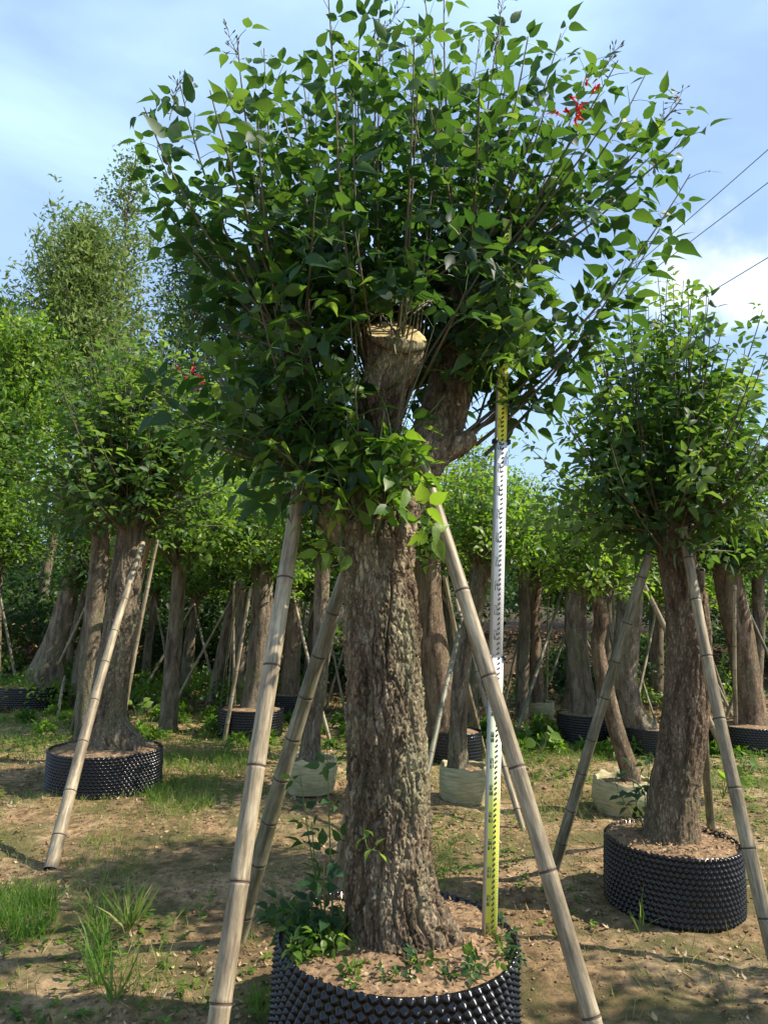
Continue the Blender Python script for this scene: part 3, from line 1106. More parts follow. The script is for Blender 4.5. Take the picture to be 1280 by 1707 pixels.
# ------------------------------------------------------------------ survey rod
def levelling_rod():
    A = at(817.5, 1588, 2.93)
    B = at(838, 735, 2.985)
    ax = (B - A).normalized()
    A = A + ax * 0.0
    # flat face looks at the camera, turned a little so the left edge shows
    toc = (CAM - A); toc.z = 0; toc.normalize()
    toc = rot_about(toc, Vector((0, 0, 1)), math.radians(26))
    nrm = (toc - ax * toc.dot(ax)).normalized()
    rt = ax.cross(nrm).normalized()
    if rt.x < 0: rt = -rt
    per = (B - A).length / 2.0          # metres per marked metre
    root = empty('measuring_rod', A, 'tall flat measuring rod, yellow and white with black numerals, standing beside the big trunk', 'measuring rod')

    m, t, N, L, p = new_mat('rod_paint')
    tcn = N.new('ShaderNodeTexCoord'); sx = N.new('ShaderNodeSeparateXYZ')
    L(tcn.outputs['Object'], sx.inputs[0])
    mr = N.new('ShaderNodeMapRange')
    mr.inputs['From Min'].default_value = 0; mr.inputs['From Max'].default_value = 3.4 * per
    L(sx.outputs['Z'], mr.inputs['Value'])
    Yl = (0.80, 0.86, 0.10); Wt = (0.80, 0.82, 0.80)
    r = ramp(N, [Yl, (0.80, 0.86, 0.14), (0.78, 0.82, 0.45), (0.76, 0.83, 0.55), Wt, Wt, Yl, (0.66, 0.76, 0.10)], [0, 0.15, 0.185, 0.27, 0.32, 0.588, 0.589, 1.0])
    L(mr.outputs[0], r.inputs['Fac'])
    L(r.outputs['Color'], p.inputs['Base Color'])
    p.inputs['Roughness'].default_value = 0.5
    m_side = simple_mat('rod_aluminium', (0.42, 0.44, 0.44), 0.4, (0.55, 0.56, 0.55), 12)
    m_ink = simple_mat('rod_ink', (0.012, 0.012, 0.014), 0.6)
    m_blk = simple_mat('rod_plastic', (0.02, 0.02, 0.022), 0.45)

    secs = [(0.0, 1.09, 0.0275, 0.0), (1.09, 2.0, 0.0255, 0.004), (2.0, 3.05, 0.0235, 0.008)]
    F0 = {}

    def local(me):
        return me
    # each section in rod coordinates: x across, y towards the viewer, z along
    mw = Matrix((( rt.x, nrm.x, ax.x, A.x), (rt.y, nrm.y, ax.y, A.y), (rt.z, nrm.z, ax.z, A.z), (0, 0, 0, 1)))
    rel = Matrix.Translation(-A) @ mw
    X, Y_, Z = Vector((1, 0, 0)), Vector((0, 1, 0)), Vector((0, 0, 1))

    def put(name, me):
        o = bpy.data.objects.new(name, me)
        COL.objects.link(o); o.parent = root; o.matrix_basis = rel
        return o
    for z0, z1, hw, back in secs:
        g = Geo()
        z0_, z1_ = z0 * per, z1 * per
        c = Vector((0, -0.014 - back, 0.5 * (z0_ + z1_)))
        g.box(c, X * hw, Y_ * 0.013, Z * (0.5 * (z1_ - z0_)), 1)
        # painted face plate, proud of the extrusion
        g.box(Vector((0, -0.0006 - back, 0.5 * (z0_ + z1_))), X * (hw - 0.002), Y_ * 0.0006, Z * (0.5 * (z1_ - z0_) - 0.002), 0)
        put('rod_section', g.build('rod_section', [m, m_side], False))
    ink = Geo()

    def rect(x0, x1, z0, z1, y):
        ink.box(Vector(((x0 + x1) / 2, y + 0.0003, (z0 + z1) / 2)), X * ((x1 - x0) / 2), Y_ * 0.0003, Z * ((z1 - z0) / 2))
    SEG = {'0': 'abcdef', '1': 'bc', '2': 'abged', '3': 'abgcd', '4': 'fgbc', '5': 'afgcd', '6': 'afgedc', '7': 'abc', '8': 'abcdefg', '9': 'abfgcd'}

    def digit(ch, x0, z0, wd, ht, y, s=0.0031):
        T = {'a': (x0, x0 + wd, z0 + ht - s, z0 + ht), 'd': (x0, x0 + wd, z0, z0 + s), 'g': (x0 + s, x0 + wd - s, z0 + ht / 2 - s / 2, z0 + ht / 2 + s / 2),
             'f': (x0, x0 + s, z0 + ht / 2 + s / 2, z0 + ht - s), 'b': (x0 + wd - s, x0 + wd, z0 + ht / 2 + s / 2, z0 + ht - s),
             'e': (x0, x0 + s, z0 + s, z0 + ht / 2 - s / 2), 'c': (x0 + wd - s, x0 + wd, z0 + s, z0 + ht / 2 - s / 2)}
        if ch == '1':
            rect(x0 + wd / 2 - s / 2, x0 + wd / 2 + s / 2, z0, z0 + ht, y); return
        for q_ in SEG[ch]: rect(*T[q_], y)
    for dm in range(0, 30):
        back = 0 if dm * 0.1 < 1.085 else (0.004 if dm * 0.1 < 1.995 else 0.008)
        hw = 0.0275 if dm < 11 else (0.0255 if dm < 20 else 0.0235)
        y = -back
        z0 = dm * 0.1 * per
        if dm > 0:
            x0 = -hw + 0.0040
            rect(x0, x0 + 0.017, z0 - 0.0014, z0 + 0.0006, y)
            s_ = '%02d' % dm
            if dm == 20: y, x0 = -0.004, -0.0255 + 0.0045
            digit(s_[0], x0 + 0.0003, z0 - 0.040, 0.0075, 0.036, y)
            digit(s_[1], x0 + 0.0093, z0 - 0.040, 0.0072, 0.036, y)
        y = -back
        # stepped centimetre blocks, two columns, and a dotted millimetre edge
        for c in range(10):
            zz = z0 + c * 0.01 * per
            if c % 2 == 0:
                rect(hw - 0.0285, hw - 0.0225, zz + 0.0002, zz + 0.0095, y)
                rect(hw - 0.0225, hw - 0.0165, zz + 0.0050, zz + 0.0145, y)
            rect(hw - 0.0075, hw - 0.0055, zz + 0.004, zz + 0.006, y)
    put('rod_markings', ink.build('rod_markings', [m_ink], False))
    for z_, hw in ((1.09, 0.029), (2.0, 0.028)):
        g = Geo()
        zc = z_ * per
        for sg in (-1, 1):
            g.box(Vector((sg * (hw + 0.004), -0.012, zc)), X * 0.006, Y_ * 0.016, Z * 0.010)
        g.box(Vector((0, -0.031, zc)), X * (hw + 0.010), Y_ * 0.003, Z * 0.010)
        put('rod_clip', g.build('rod_clip', [m_blk], False))


levelling_rod()

# ------------------------------------------------------------------ poles round the big tree
P0, P1 = at(376, 1640, 2.2), at(503, 790, 2.86)
pole(P0, P1, 0.062, 0.060, 'thick pale bamboo pole crossing the left foreground, leaning on the big tree', seed=1, k=28, node=0.34)
P0, P1 = at(966, 1650, 2.25), at(688, 728, 2.86)
pole(P0, P1, 0.057, 0.054, 'thick bamboo pole slanting from the big tree\'s fork across the measuring rod', seed=2, k=28, node=0.36)
f_ = gnd(396, 1570)
pole(f_, at(600, 885, MY + 0.24), 0.088, 0.058, 'shaded greenish bamboo pole just behind the thick pale one', mat=M_BAM_G, seed=3, k=24, node=0.24)
f_ = gnd(559, 1478)
pole(f_, at(684, 770, 3.3), 0.078, 0.038, 'bamboo pole standing behind the big trunk, its foot showing left of it', seed=4, k=20)

# ================================================================== OTHER NURSERY TREES
CROWNS = []


def make_crown(seed, leafmat, n=70, rad=0.95, hgt=1.7, size=(0.075, 0.11), lod=1, step=0.07, droop=0.35, tri=True, tone=(0, 0.8)):
    rnd.seed(seed)
    lv, st = Leaves(), Geo()
    for i in range(n):
        th = i * 2.4 + rnd.uniform(-0.3, 0.3)
        u = (i + 0.5) / n
        el = math.radians(-25 + 112 * u ** 0.8) if droop > 0 else math.radians(10 + 75 * u)
        rr = rad * (0.62 + 0.52 * rnd.random())
        tip = Vector((math.cos(th) * math.cos(el) * rr, math.sin(th) * math.cos(el) * rr, hgt * 0.32 + math.sin(el) * hgt * 0.68 * rnd.uniform(0.7, 1.15)))
        b0 = Vector((math.cos(th) * 0.08, math.sin(th) * 0.08, rnd.uniform(-0.05, 0.45) * (0.4 + u)))
        shoot(lv, st, b0, tip, 0.007, step, size, 0.2, 0.22, rnd.uniform(*tone), 0.06, None, (0.03, 0.08), tri, 4)
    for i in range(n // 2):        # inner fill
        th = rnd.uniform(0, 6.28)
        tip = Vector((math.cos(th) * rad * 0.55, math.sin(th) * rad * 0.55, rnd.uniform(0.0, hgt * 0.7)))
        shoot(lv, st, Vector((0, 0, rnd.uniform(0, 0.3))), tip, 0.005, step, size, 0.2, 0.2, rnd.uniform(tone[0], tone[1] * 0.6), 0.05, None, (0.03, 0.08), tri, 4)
    return st.build('branches', [M_TWIG]), lv.build('crown', leafmat, lod)


CV = {  # a and b: sunlit, backlit brightness put into the lighter leaf colour
    'a': make_crown(101, M_LEAF_Y, 62, 0.9, 1.5),
    'b': make_crown(102, M_LEAF_Y, 56, 0.95, 1.3, tone=(0.1, 0.9)),
    'c': make_crown(103, M_LEAF, 62, 0.9, 1.5, tone=(0.3, 1.0)),
}
CV['near'] = make_crown(104, M_LEAF, 92, 0.98, 1.75, (0.075, 0.115), 1, 0.06, tone=(0.3, 1.0))
CV['left'] = make_crown(105, M_LEAF, 120, 0.85, 1.7, (0.055, 0.085), 1, 0.05, tone=(0.35, 1.0))


def nursery_tree(pts, crown, cs, crot, label, Y, wt, bark=M_BARK2, k=40, soil_z=0.30, hi=False, seed=0, cdz=0.0, flare=0.35, csx=None):
    """pts: pixels from the head to the foot with widths in px"""
    P = []
    for (x_, y_), wd in zip(pts, wt):
        p = at(x_, y_, Y)
        P.append((p, 0.5 * wd * depth(p) / FPX))
    P = P[::-1]
    if P[0][0].z > soil_z - 0.05:
        f = P[0][0].copy(); f.z = soil_z - 0.06
        P = [(f, P[0][1])] + P
    base = P[0][0]
    t = empty('tree', (base.x, base.y, soil_z), label, 'tree', 'nursery trees in pots')
    head = P[-1]
    P.append((head[0] + Vector((0, 0, 0.25)), head[1] * 0.8))
    link('trunk', trunk_mesh('trunk', P, bark, k * (3 if hi else 1), 0.008 if hi else 0.03, 0.008 if hi else 0.006, flare, 5, seed, plates=hi), t)
    br, cr_ = CV[crown]
    for nm, me in (('branches', br), ('crown', cr_)):
        o = bpy.data.objects.new(nm, me)
        COL.objects.link(o); o.parent = t
        o.location = head[0] + Vector((0, 0, cdz)) - t.location
        o.rotation_euler = (0, 0, crot)
        sx_ = csx or cs
        o.scale = (sx_, sx_, cs)
    return t


def potted(px, pyf, wpx, hh, label, kind='pot', hi=0, seed=0):
    """pixel of the pot's front foot -> world pot; returns its centre depth"""
    g = gnd(px, pyf)
    Y = g.y
    for _ in range(4):
        R = 0.5 * wpx * depth(at(px, pyf - 20, Y)) / FPX
        Y = g.y + R
    c = gnd(px, pyf)
    X = at(px, pyf - 30, Y).x
    if kind == 'pot': put_pot(X, Y, R, hh, label, hi, seed)
    elif kind == 'bag': put_bag(X, Y, R, hh, label, seed)
    return Y


# --- right tree
Y = potted(1122, 1553, 214, 0.36, 'black studded plant pot of the right-hand tree, standing clear in the foreground at right', 'pot', 1, 5)
RP = Vector((at(1122, 1523, Y).x, Y, 0))
nursery_tree([(1120, 900), (1142, 1000), (1148, 1100), (1138, 1220), (1122, 1330), (1118, 1410)], 'near', 0.96, 0.4,
             'tree with smooth brown trunk and dense round crown, in the studded pot at right', Y, [54, 66, 72, 74, 78, 88], M_BARK3, 56, 0.32, True, 11, -0.08, 0.14)
pole(gnd(922, 1455), at(1082, 925, Y - 0.1), 0.070, 0.055, 'grey bamboo pole slanting up right to the right-hand tree', mat=M_BAM_G, seed=6, k=20, node=0.26)
pole(at(1272, 1500, Y - 0.75), at(1138, 880, Y - 0.15), 0.072, 0.050, 'pale bamboo pole on the far right side of the right-hand tree', seed=7, k=20, node=0.3)
pole(gnd(1186, 1385), at(1168, 950, Y + 0.15), 0.064, 0.05, 'upright bamboo pole directly behind the right-hand tree trunk', mat=M_BAM_G, seed=8, k=16)

# --- next tree of the row, just outside the frame at right; its crown shades the ground in front
XR, YR = 4.35, 2.35
put_pot(XR, YR, 0.42, 0.36, 'black studded pot of the tree beyond the right edge', 0, 3)
tx = empty('tree', (XR, YR, 0.3), 'tree standing beyond the right edge, in the row of the big tree', 'tree', 'nursery trees in pots')
link('trunk', trunk_mesh('trunk', [(Vector((XR, YR, 0.25)), .15), (Vector((XR + .02, YR, 0.6)), .13), (Vector((XR - .05, YR, 1.5)), .12), (Vector((XR, YR, 2.3)), .12)], M_BARK2, 40, 0.03, 0.006, 0.3, 5, 77, plates=False), tx)
for nm, me in (('branches', CV['near'][0]), ('crown', CV['near'][1])):
    o = bpy.data.objects.new(nm, me); COL.objects.link(o); o.parent = tx
    o.location = (0, 0, 1.75); o.rotation_euler = (0, 0, 2.2); o.scale = (1.15, 1.15, 1.05)

# --- left tree
Y = potted(173, 1335, 178, 0.34, 'black studded plant pot of the left-hand tree', 'pot', 1, 6)
YL = Y
nursery_tree([(218, 885), (210, 960), (200, 1050), (186, 1130), (180, 1200), (198, 1250)], 'left', 1.14, 1.4,
             'pale curved tree with dense crown in the studded pot at left', Y, [44, 50, 54, 56, 58, 72], M_BARK2, 56, 0.31, True, 12, -0.02, 0.18, 1.42)
pole(gnd(84, 1450), at(238, 905, Y - 0.25), 0.085, 0.045, 'pale bamboo pole in front of the left-hand tree, foot in the bare ground at left', seed=9, k=18, node=0.3)
pole(gnd(186, 1215), at(250, 895, Y + 0.2), 0.06, 0.05, 'pale bamboo pole close behind the left-hand tree trunk', seed=10, k=14)
# --- tree just behind it
nursery_tree([(168, 900), (162, 980), (150, 1080), (142, 1180), (140, 1250)], 'c', 0.8, 2.0,
             'leaning tree with a knobbly trunk half hidden behind the left-hand tree', Y + 0.9, [30, 32, 30, 30, 34], M_BARK2, 40, 0.1, False, 13)
pole(gnd(120, 1225), at(185, 930, Y + 0.9), 0.05, 0.035, 'thin pole between the two left-hand trunks', mat=M_BAM_G, seed=11, k=12)

TREES = [
    # pot: (x, front y, width px, height, kind), trunk pts, widths, crown, scale, label tree, label pot
    ((50, 1190, 108, .36, 'pot'), [(140, 905), (118, 980), (98, 1050), (78, 1120)], [26, 30, 36, 52], 'left', 0.95, 'dark tree leaning right at the far left edge, over a wide black pot', 'wide black pot at the left edge of the nursery row'),
    ((266, 1142, 108, .33, 'pot'), [(326, 950), (308, 1000), (288, 1055), (272, 1105)], [32, 42, 48, 52], 'b', 1.0, 'leaning pale-trunked tree behind the grass path, right of the left-hand tree', 'black pot in the grass behind the left-hand tree'),
    ((417, 1237, 104, .36, 'pot'), [(438, 965), (436, 1040), (430, 1110), (424, 1185)], [36, 38, 38, 42], 'a', 1.0, 'straight grey-trunked tree left of the thick pale pole', 'black studded pot with bamboo feet against it, left of the thick pale pole'),
    ((478, 1198, 62, .33, 'pot'), [(490, 1000), (488, 1060), (482, 1155)], [24, 28, 32], 'b', 1.0, 'slim tree seen between the two left bamboo poles of the big tree', 'small-looking black pot seen between the two left bamboo poles'),
    ((514, 1330, 88, .30, 'bag'), [(538, 935), (535, 1020), (533, 1120), (522, 1200), (514, 1282)], [26, 26, 30, 32, 36], 'a', 0.85, 'crooked tree in a pale yellow-green bag left of the big trunk', 'pale yellow-green woven bag left of the big trunk'),
    ((760, 1282, 84, .36, 'pot'), [(712, 925), (716, 1010), (726, 1100), (742, 1215)], [44, 44, 50, 56], 'a', 1.0, 'thick shaded tree partly hidden behind the right side of the big trunk', 'black pot just right of the big trunk'),
    ((773, 1345, 78, .30, 'bag'), [(804, 945), (790, 1020), (772, 1100), (764, 1200), (764, 1290)], [30, 30, 28, 30, 34], 'b', 0.85, 'slim mossy tree growing from a cream bag just left of the rod', 'cream woven bag with brown stains just left of the rod'),
    ((896, 1202, 52, .28, 'bag'), [(890, 960), (888, 1030), (892, 1100), (897, 1165)], [28, 24, 22, 22], 'c', 0.9, 'small curved tree in a pale bag right of the rod', 'small pale bag on the leaf litter right of the rod'),
    ((974, 1243, 88, .36, 'pot'), [(960, 970), (960, 1040), (965, 1110), (974, 1190)], [34, 34, 36, 42], 'c', 1.0, 'upright grey tree behind the grey slanting pole', 'black studded pot behind the grey slanting pole'),
    ((1040, 1368, 96, .28, 'bag'), [(992, 985), (1002, 1030), (996, 1080), (1010, 1150), (1028, 1220), (1050, 1290)], [22, 24, 24, 28, 28, 30], 'b', 0.8, 'slender snaking mossy tree left of the right-hand tree', 'crumpled pale bag beside the right-hand pot'),
    ((1084, 1262, 92, .30, 'pot'), [(1052, 955), (1048, 1040), (1040, 1120), (1052, 1190), (1082, 1235)], [42, 42, 44, 44, 50], 'c', 1.0, 'thick tree with a foot bent to the right, just left of the right-hand trunk', 'black pot half hidden behind the snaking tree'),
    ((1245, 1262, 118, .33, 'pot'), [(1212, 960), (1224, 1020), (1240, 1100), (1252, 1215)], [44, 46, 44, 46], 'c', 1.05, 'tree with a dark trunk at the right edge, beyond the pale pole', 'black pot at the right edge beyond the pale pole'),
    ((1098, 1185, 50, .30, 'bag'), [(1096, 960), (1094, 1040), (1094, 1165)], [22, 24, 24], 'b', 1.0, 'thin far tree glimpsed left of the right-hand trunk', 'far pale bag glimpsed left of the right-hand trunk'),
    ((1222, 1168, 60, .30, 'bag'), [(1214, 985), (1216, 1060), (1220, 1150)], [22, 22, 24], 'b', 1.0, 'thin far grey tree behind the dark trunk at the right edge', 'far pale pot behind the dark trunk at the right edge'),
    ((384, 1150, 40, .28, 'bag'), [(392, 985), (388, 1050), (382, 1118)], [16, 16, 18], 'b', 0.95, 'small far tree between slanting poles left of the straight grey one', 'small far bag between slanting poles'),
    ((32, 1080, 60, .30, 'pot'), [(52, 940), (42, 985), (34, 1045)], [22, 24, 28], 'c', 1.1, 'far tree with a leaning dark trunk in the upper left of the row', 'far pot beneath the leaning dark trunk at upper left'),
]
tdepth = {}
for i, (pp, pts, wt, cv, cs, lt, lp) in enumerate(TREES):
    Y = potted(pp[0], pp[1], pp[2], pp[3], lp, pp[4], 0, i)
    tdepth[i] = Y
    nursery_tree(pts, cv, cs, i * 1.37, lt, Y, wt, [M_BARK2, M_BARK3][i % 2 if i != 2 else 0], 36, pp[3] - 0.03, False, 20 + i, -0.05)

# more poles: foot px, head px, depth of the head, diameters, label, grey?
PL = [
    (370, 1176, 336, 955, tdepth[1], .05, .035, 'thin pale bamboo pole slanting down right, left of the twin slanting poles', 0),
    (338, 1160, 322, 1030, tdepth[1] + .2, .045, .035, 'short dark pole beside the leaning pale-trunked tree', 1),
    (374, 1236, 418, 980, tdepth[2] - .3, .055, .04, 'pale pole standing at the left side of the straight grey tree, foot on its pot', 0),
    (368, 1190, 398, 975, tdepth[2] + .3, .045, .035, 'brown pole rising behind the pot of the straight grey tree', 1),
    (392, 1165, 390, 970, tdepth[2] + 1.2, .045, .03, 'upright thin pole beside the small far tree', 0),
    (412, 1160, 452, 990, tdepth[2] + .8, .05, .03, 'grey pole crossing behind the straight grey trunk', 1),
    (550, 1235, 488, 985, tdepth[3] - .4, .05, .04, 'pale pole slanting down right between the left bamboo poles and big trunk', 0),
    (492, 1140, 512, 985, tdepth[3] + .5, .05, .04, 'red-brown upright pole behind the slim tree', 1),
    (536, 1150, 560, 1040, tdepth[4] + 1.0, .045, .03, 'thin pole beyond the crooked tree, leaning right', 0),
    (508, 1110, 520, 985, tdepth[3] + 1.2, .04, .03, 'pale thin pole next to the red-brown upright one', 0),
    (722, 1252, 766, 1050, tdepth[6] - .2, .05, .04, 'dark pole leaning right between the big trunk and the slim mossy tree', 1),
    (808, 1258, 740, 960, tdepth[5] - .4, .055, .04, 'reddish pole slanting down right behind the thick bamboo pole', 0),
    (830, 1240, 760, 1000, tdepth[6] + .5, .05, .035, 'pale thin pole just left of the rod, behind the thick bamboo pole', 0),
    (756, 1085, 738, 920, tdepth[5] + .5, .05, .04, 'grey pole against the thick shaded tree', 1),
    (838, 1190, 886, 980, tdepth[7] - .2, .05, .035, 'thin pale pole leaning to the small curved tree from the left', 0),
    (858, 1232, 938, 980, tdepth[7] - .4, .055, .04, 'grey-green pole crossing in front of the small curved tree', 1),
    (912, 1140, 914, 985, tdepth[7] + .3, .04, .03, 'thin upright pole right of the small curved tree', 0),
    (1022, 1262, 1022, 985, tdepth[8] - .2, .05, .04, 'upright pole between the snaking tree and the bent one', 0),
    (1035, 1160, 1006, 995, tdepth[8] + .5, .05, .035, 'grey pole sloping left above the snaking tree', 1),
    (1122, 1078, 1068, 965, tdepth[10] - .4, .075, .06, 'short thick grey pole sloping down right to the right-hand trunk', 0),
    (1060, 1170, 1102, 965, tdepth[12] - .2, .055, .04, 'pale pole behind the bent tree leaning right', 0),
    (1082, 1165, 1062, 1100, tdepth[12] + .5, .04, .03, 'small far pole sloping left behind the bent tree', 1),
    (1228, 1252, 1224, 975, tdepth[11] - .5, .055, .045, 'upright pole in front of the dark trunk at the right edge', 0),
    (1300, 1140, 1238, 1000, tdepth[11] + .2, .045, .035, 'thin dark pole sloping right off the right edge', 1),
    (1262, 1062, 1290, 990, tdepth[11] + 1.2, .05, .04, 'short pale pole leaning right at the right edge', 0),
    (96, 1196, 108, 1128, tdepth[0] - .2, .05, .045, 'short pale stake on the right of the wide black pot at left', 0),
    (55, 1160, 130, 910, tdepth[0] + .3, .055, .04, 'pale pole lying along the dark leaning trunk at far left', 0),
    (20, 1060, 28, 905, tdepth[15] - .2, .06, .045, 'curving pale pole nearest the left edge', 0),
    (8, 1050, 22, 930, tdepth[15] + .4, .05, .04, 'greyish pole at the very left edge', 1),
    (62, 1055, 74, 940, tdepth[15] - .1, .06, .05, 'upright pale pole right of the far leaning trunk', 0),
    (232, 1062, 262, 900, YL + 1.4, .06, .04, 'pale slanting pole seen right of the left-hand trunk', 0),
    (272, 1080, 288, 940, tdepth[1] + .6, .045, .035, 'thin pole left of the leaning pale-trunked tree', 0),
]
for i, (a_, b_, c_, d_, Yh, d0, d1, lab, gr) in enumerate(PL):
    f_ = gnd(a_, b_)
    if f_.y > 11.5 or f_.z > 0.5:
        f_ = at(a_, b_, min(Yh, 12)); f_.z = f_.z
    if abs(f_.y - Yh) > 2.2: f_ = at(a_, b_, Yh - 0.9)
    B_ = at(c_, d_, Yh)
    pole(f_, B_, d0, d1, lab, mat=M_BAM_G if gr else M_BAM, seed=30 + i, k=10, node=0.3, bend=0.008)

# ================================================================== TALL TREES BEHIND
def tall_tree(px, top, bot, Y, wpx, label, n, size, mat, tone, seed, spire=1.0, tpl=0, name='tree', trunkw=0.12, dens=26, spread=0.22, pale=False):
    rnd.seed(seed)
    T = at(px, top, Y); Bp = at(px, bot, Y)
    gx, gy = T.x, Y
    g0 = gz(gx, gy)
    t = empty(name, (gx, gy, g0), label, 'tree', 'tall trees behind the nursery')
    Hh = T.z - Bp.z
    rad = 0.5 * wpx * depth(Bp) / FPX
    lv, st = Leaves(), Geo()
    nn = 14
    tr = [Vector((gx + 0.25 * noise.noise(Vector((i * 0.3, seed, 0))), gy + 0.2 * noise.noise(Vector((i * 0.3, seed, 5))), g0 - 0.1 + (T.z - g0 - 0.2) * i / nn)) for i in range(nn + 1)]
    g = Geo(); g.tube(tr, [trunkw * (1 - 0.93 * i / nn) for i in range(nn + 1)], 8)
    link('trunk', g.build('trunk', [M_BARK2]), t)

    def tpos(z):
        f = min(max((z - tr[0].z) / (tr[-1].z - tr[0].z), 0), 1) * nn
        i = min(int(f), nn - 1)
        return tr[i].lerp(tr[i + 1], f - i)
    for i in range(n):
        u = (i + 0.5) / n
        z = Bp.z + Hh * u
        prof = (math.sin(PI * min(1, (0.12 + 0.88 * (1 - u)) ** spire * 0.62 + 0.0))) if spire else 1
        prof = max(0.08, (1 - u) ** spire) * (0.72 + 0.55 * abs(noise.noise(Vector((u * 7, seed, 1)))))
        a = i * 2.4 + rnd.uniform(-.4, .4)
        L_ = rad * prof * rnd.uniform(0.65, 1.2)
        a0 = tpos(z - 0.25 * L_)
        tip = Vector((tr[0].x + math.cos(a) * L_, gy + math.sin(a) * L_, z + 0.35 * L_ + rnd.uniform(-.2, .3)))
        mid_ = a0.lerp(tip, 0.5) + Vector((0, 0, 0.12 * L_))
        st.tube([a0, mid_, tip], [0.02, 0.012, 0.004], 4, 0, False)
        m = int(dens * (0.35 + 0.65 * L_ / rad))
        for k_ in range(m):
            tt = rnd.uniform(0.3, 1.05)
            c = a0.lerp(tip, tt) + Vector((0, 0, 0.12 * L_ * math.sin(PI * min(1, tt)))) + rv(spread * (0.5 + 0.5 * tt))
            tn = rnd.uniform(*tone)
            # a little spray of leaves
            for q_ in range(5):
                d = (rv(1) + Vector((0, 0, 0.2))).normalized()
                lv.add(c + rv(0.07), d, rv(1), size * rnd.uniform(0.7, 1.3), tn + rnd.uniform(-.15, .15))
    link('branches', st.build('branches', [M_BARK2 if pale else M_TWIG]), t)
    link('crown', lv.build('crown', mat, tpl), t)
    return t


tall_tree(222, 262, 640, 15.5, 250, 'slender airy tree with a pointed top rising left of the big crown', 95, 0.10, M_LEAF_FAR, (0.3, 1.0), 201, 0.75, 0, dens=18, spread=0.20, pale=True)
tall_tree(140, 385, 740, 14.5, 290, 'broad feathery green tree rising behind the left-hand tree', 230, 0.14, M_LEAF_FAR, (0.5, 1.1), 202, 0.42, 'narrow', dens=34, spread=0.3)
tall_tree(-15, 520, 780, 15.5, 230, 'feathery tree cut by the left edge of the view', 100, 0.17, M_LEAF_FAR, (0.2, 0.8), 203, 0.45, 'narrow', dens=30, spread=0.3)
tall_tree(335, 380, 800, 17.5, 300, 'dark dense tree showing between the airy tree and the big crown', 150, 0.11, M_LEAF_FAR, (-0.2, 0.5), 204, 0.45, 0, dens=30, spread=0.3)
tall_tree(450, 470, 820, 18.5, 330, 'dark tree behind the left side of the big crown', 150, 0.12, M_LEAF_FAR, (-0.2, 0.5), 205, 0.35, 0, dens=34, spread=0.32)
tall_tree(40, 560, 900, 12.8, 260, 'bushy bright tree low at the left edge, above the dark leaning trunks', 110, 0.11, M_LEAF_Y, (0.2, 0.9), 206, 0.3, 0, dens=34, spread=0.26)
tall_tree(600, 640, 900, 19, 260, 'dark tree far behind the big trunk', 90, 0.12, M_LEAF_FAR, (-0.1, 0.5), 207, 0.35, 0, dens=34, spread=0.3)

# the red-flowered neighbour whose bright crown shows at the lower left of the big one
rf = nursery_tree([(300, 930), (296, 1000), (288, 1100)], 'b', 1.5, 0.7, 'bright yellow-green tree with a red flower, between the left-hand tree and the big crown', 9.4, [22, 24, 28], M_BARK2, 30, 0.05, False, 41, -0.1)
flower(at(315, 627, 7.75), rf, 0.10, 16)
for i, (a_, b_, Yy, sc_, cv, lab) in enumerate([(400, 930, 11.0, 1.35, 'b', 'bright leafy tree whose crown fills the gap left of the big trunk'), (790, 930, 10.6, 1.3, 'a', 'bright leafy tree whose crown shows just left of the rod'),
                                           (872, 940, 11.2, 1.2, 'b', 'pale green tree whose crown shows just right of the rod'), (1010, 945, 10.8, 1.15, 'c', 'leafy tree whose low crown lies left of the right-hand crown'),
                                           (1262, 950, 9.6, 1.3, 'a', 'bright leafy tree whose crown is cut by the right edge')]):
    nursery_tree([(a_, b_), (a_ + 3, b_ + 90), (a_ - 2, b_ + 190)], cv, sc_, i * 2.1, lab, Yy, [20, 20, 22], M_BARK2, 24, 0.02, False, 50 + i, -0.05)

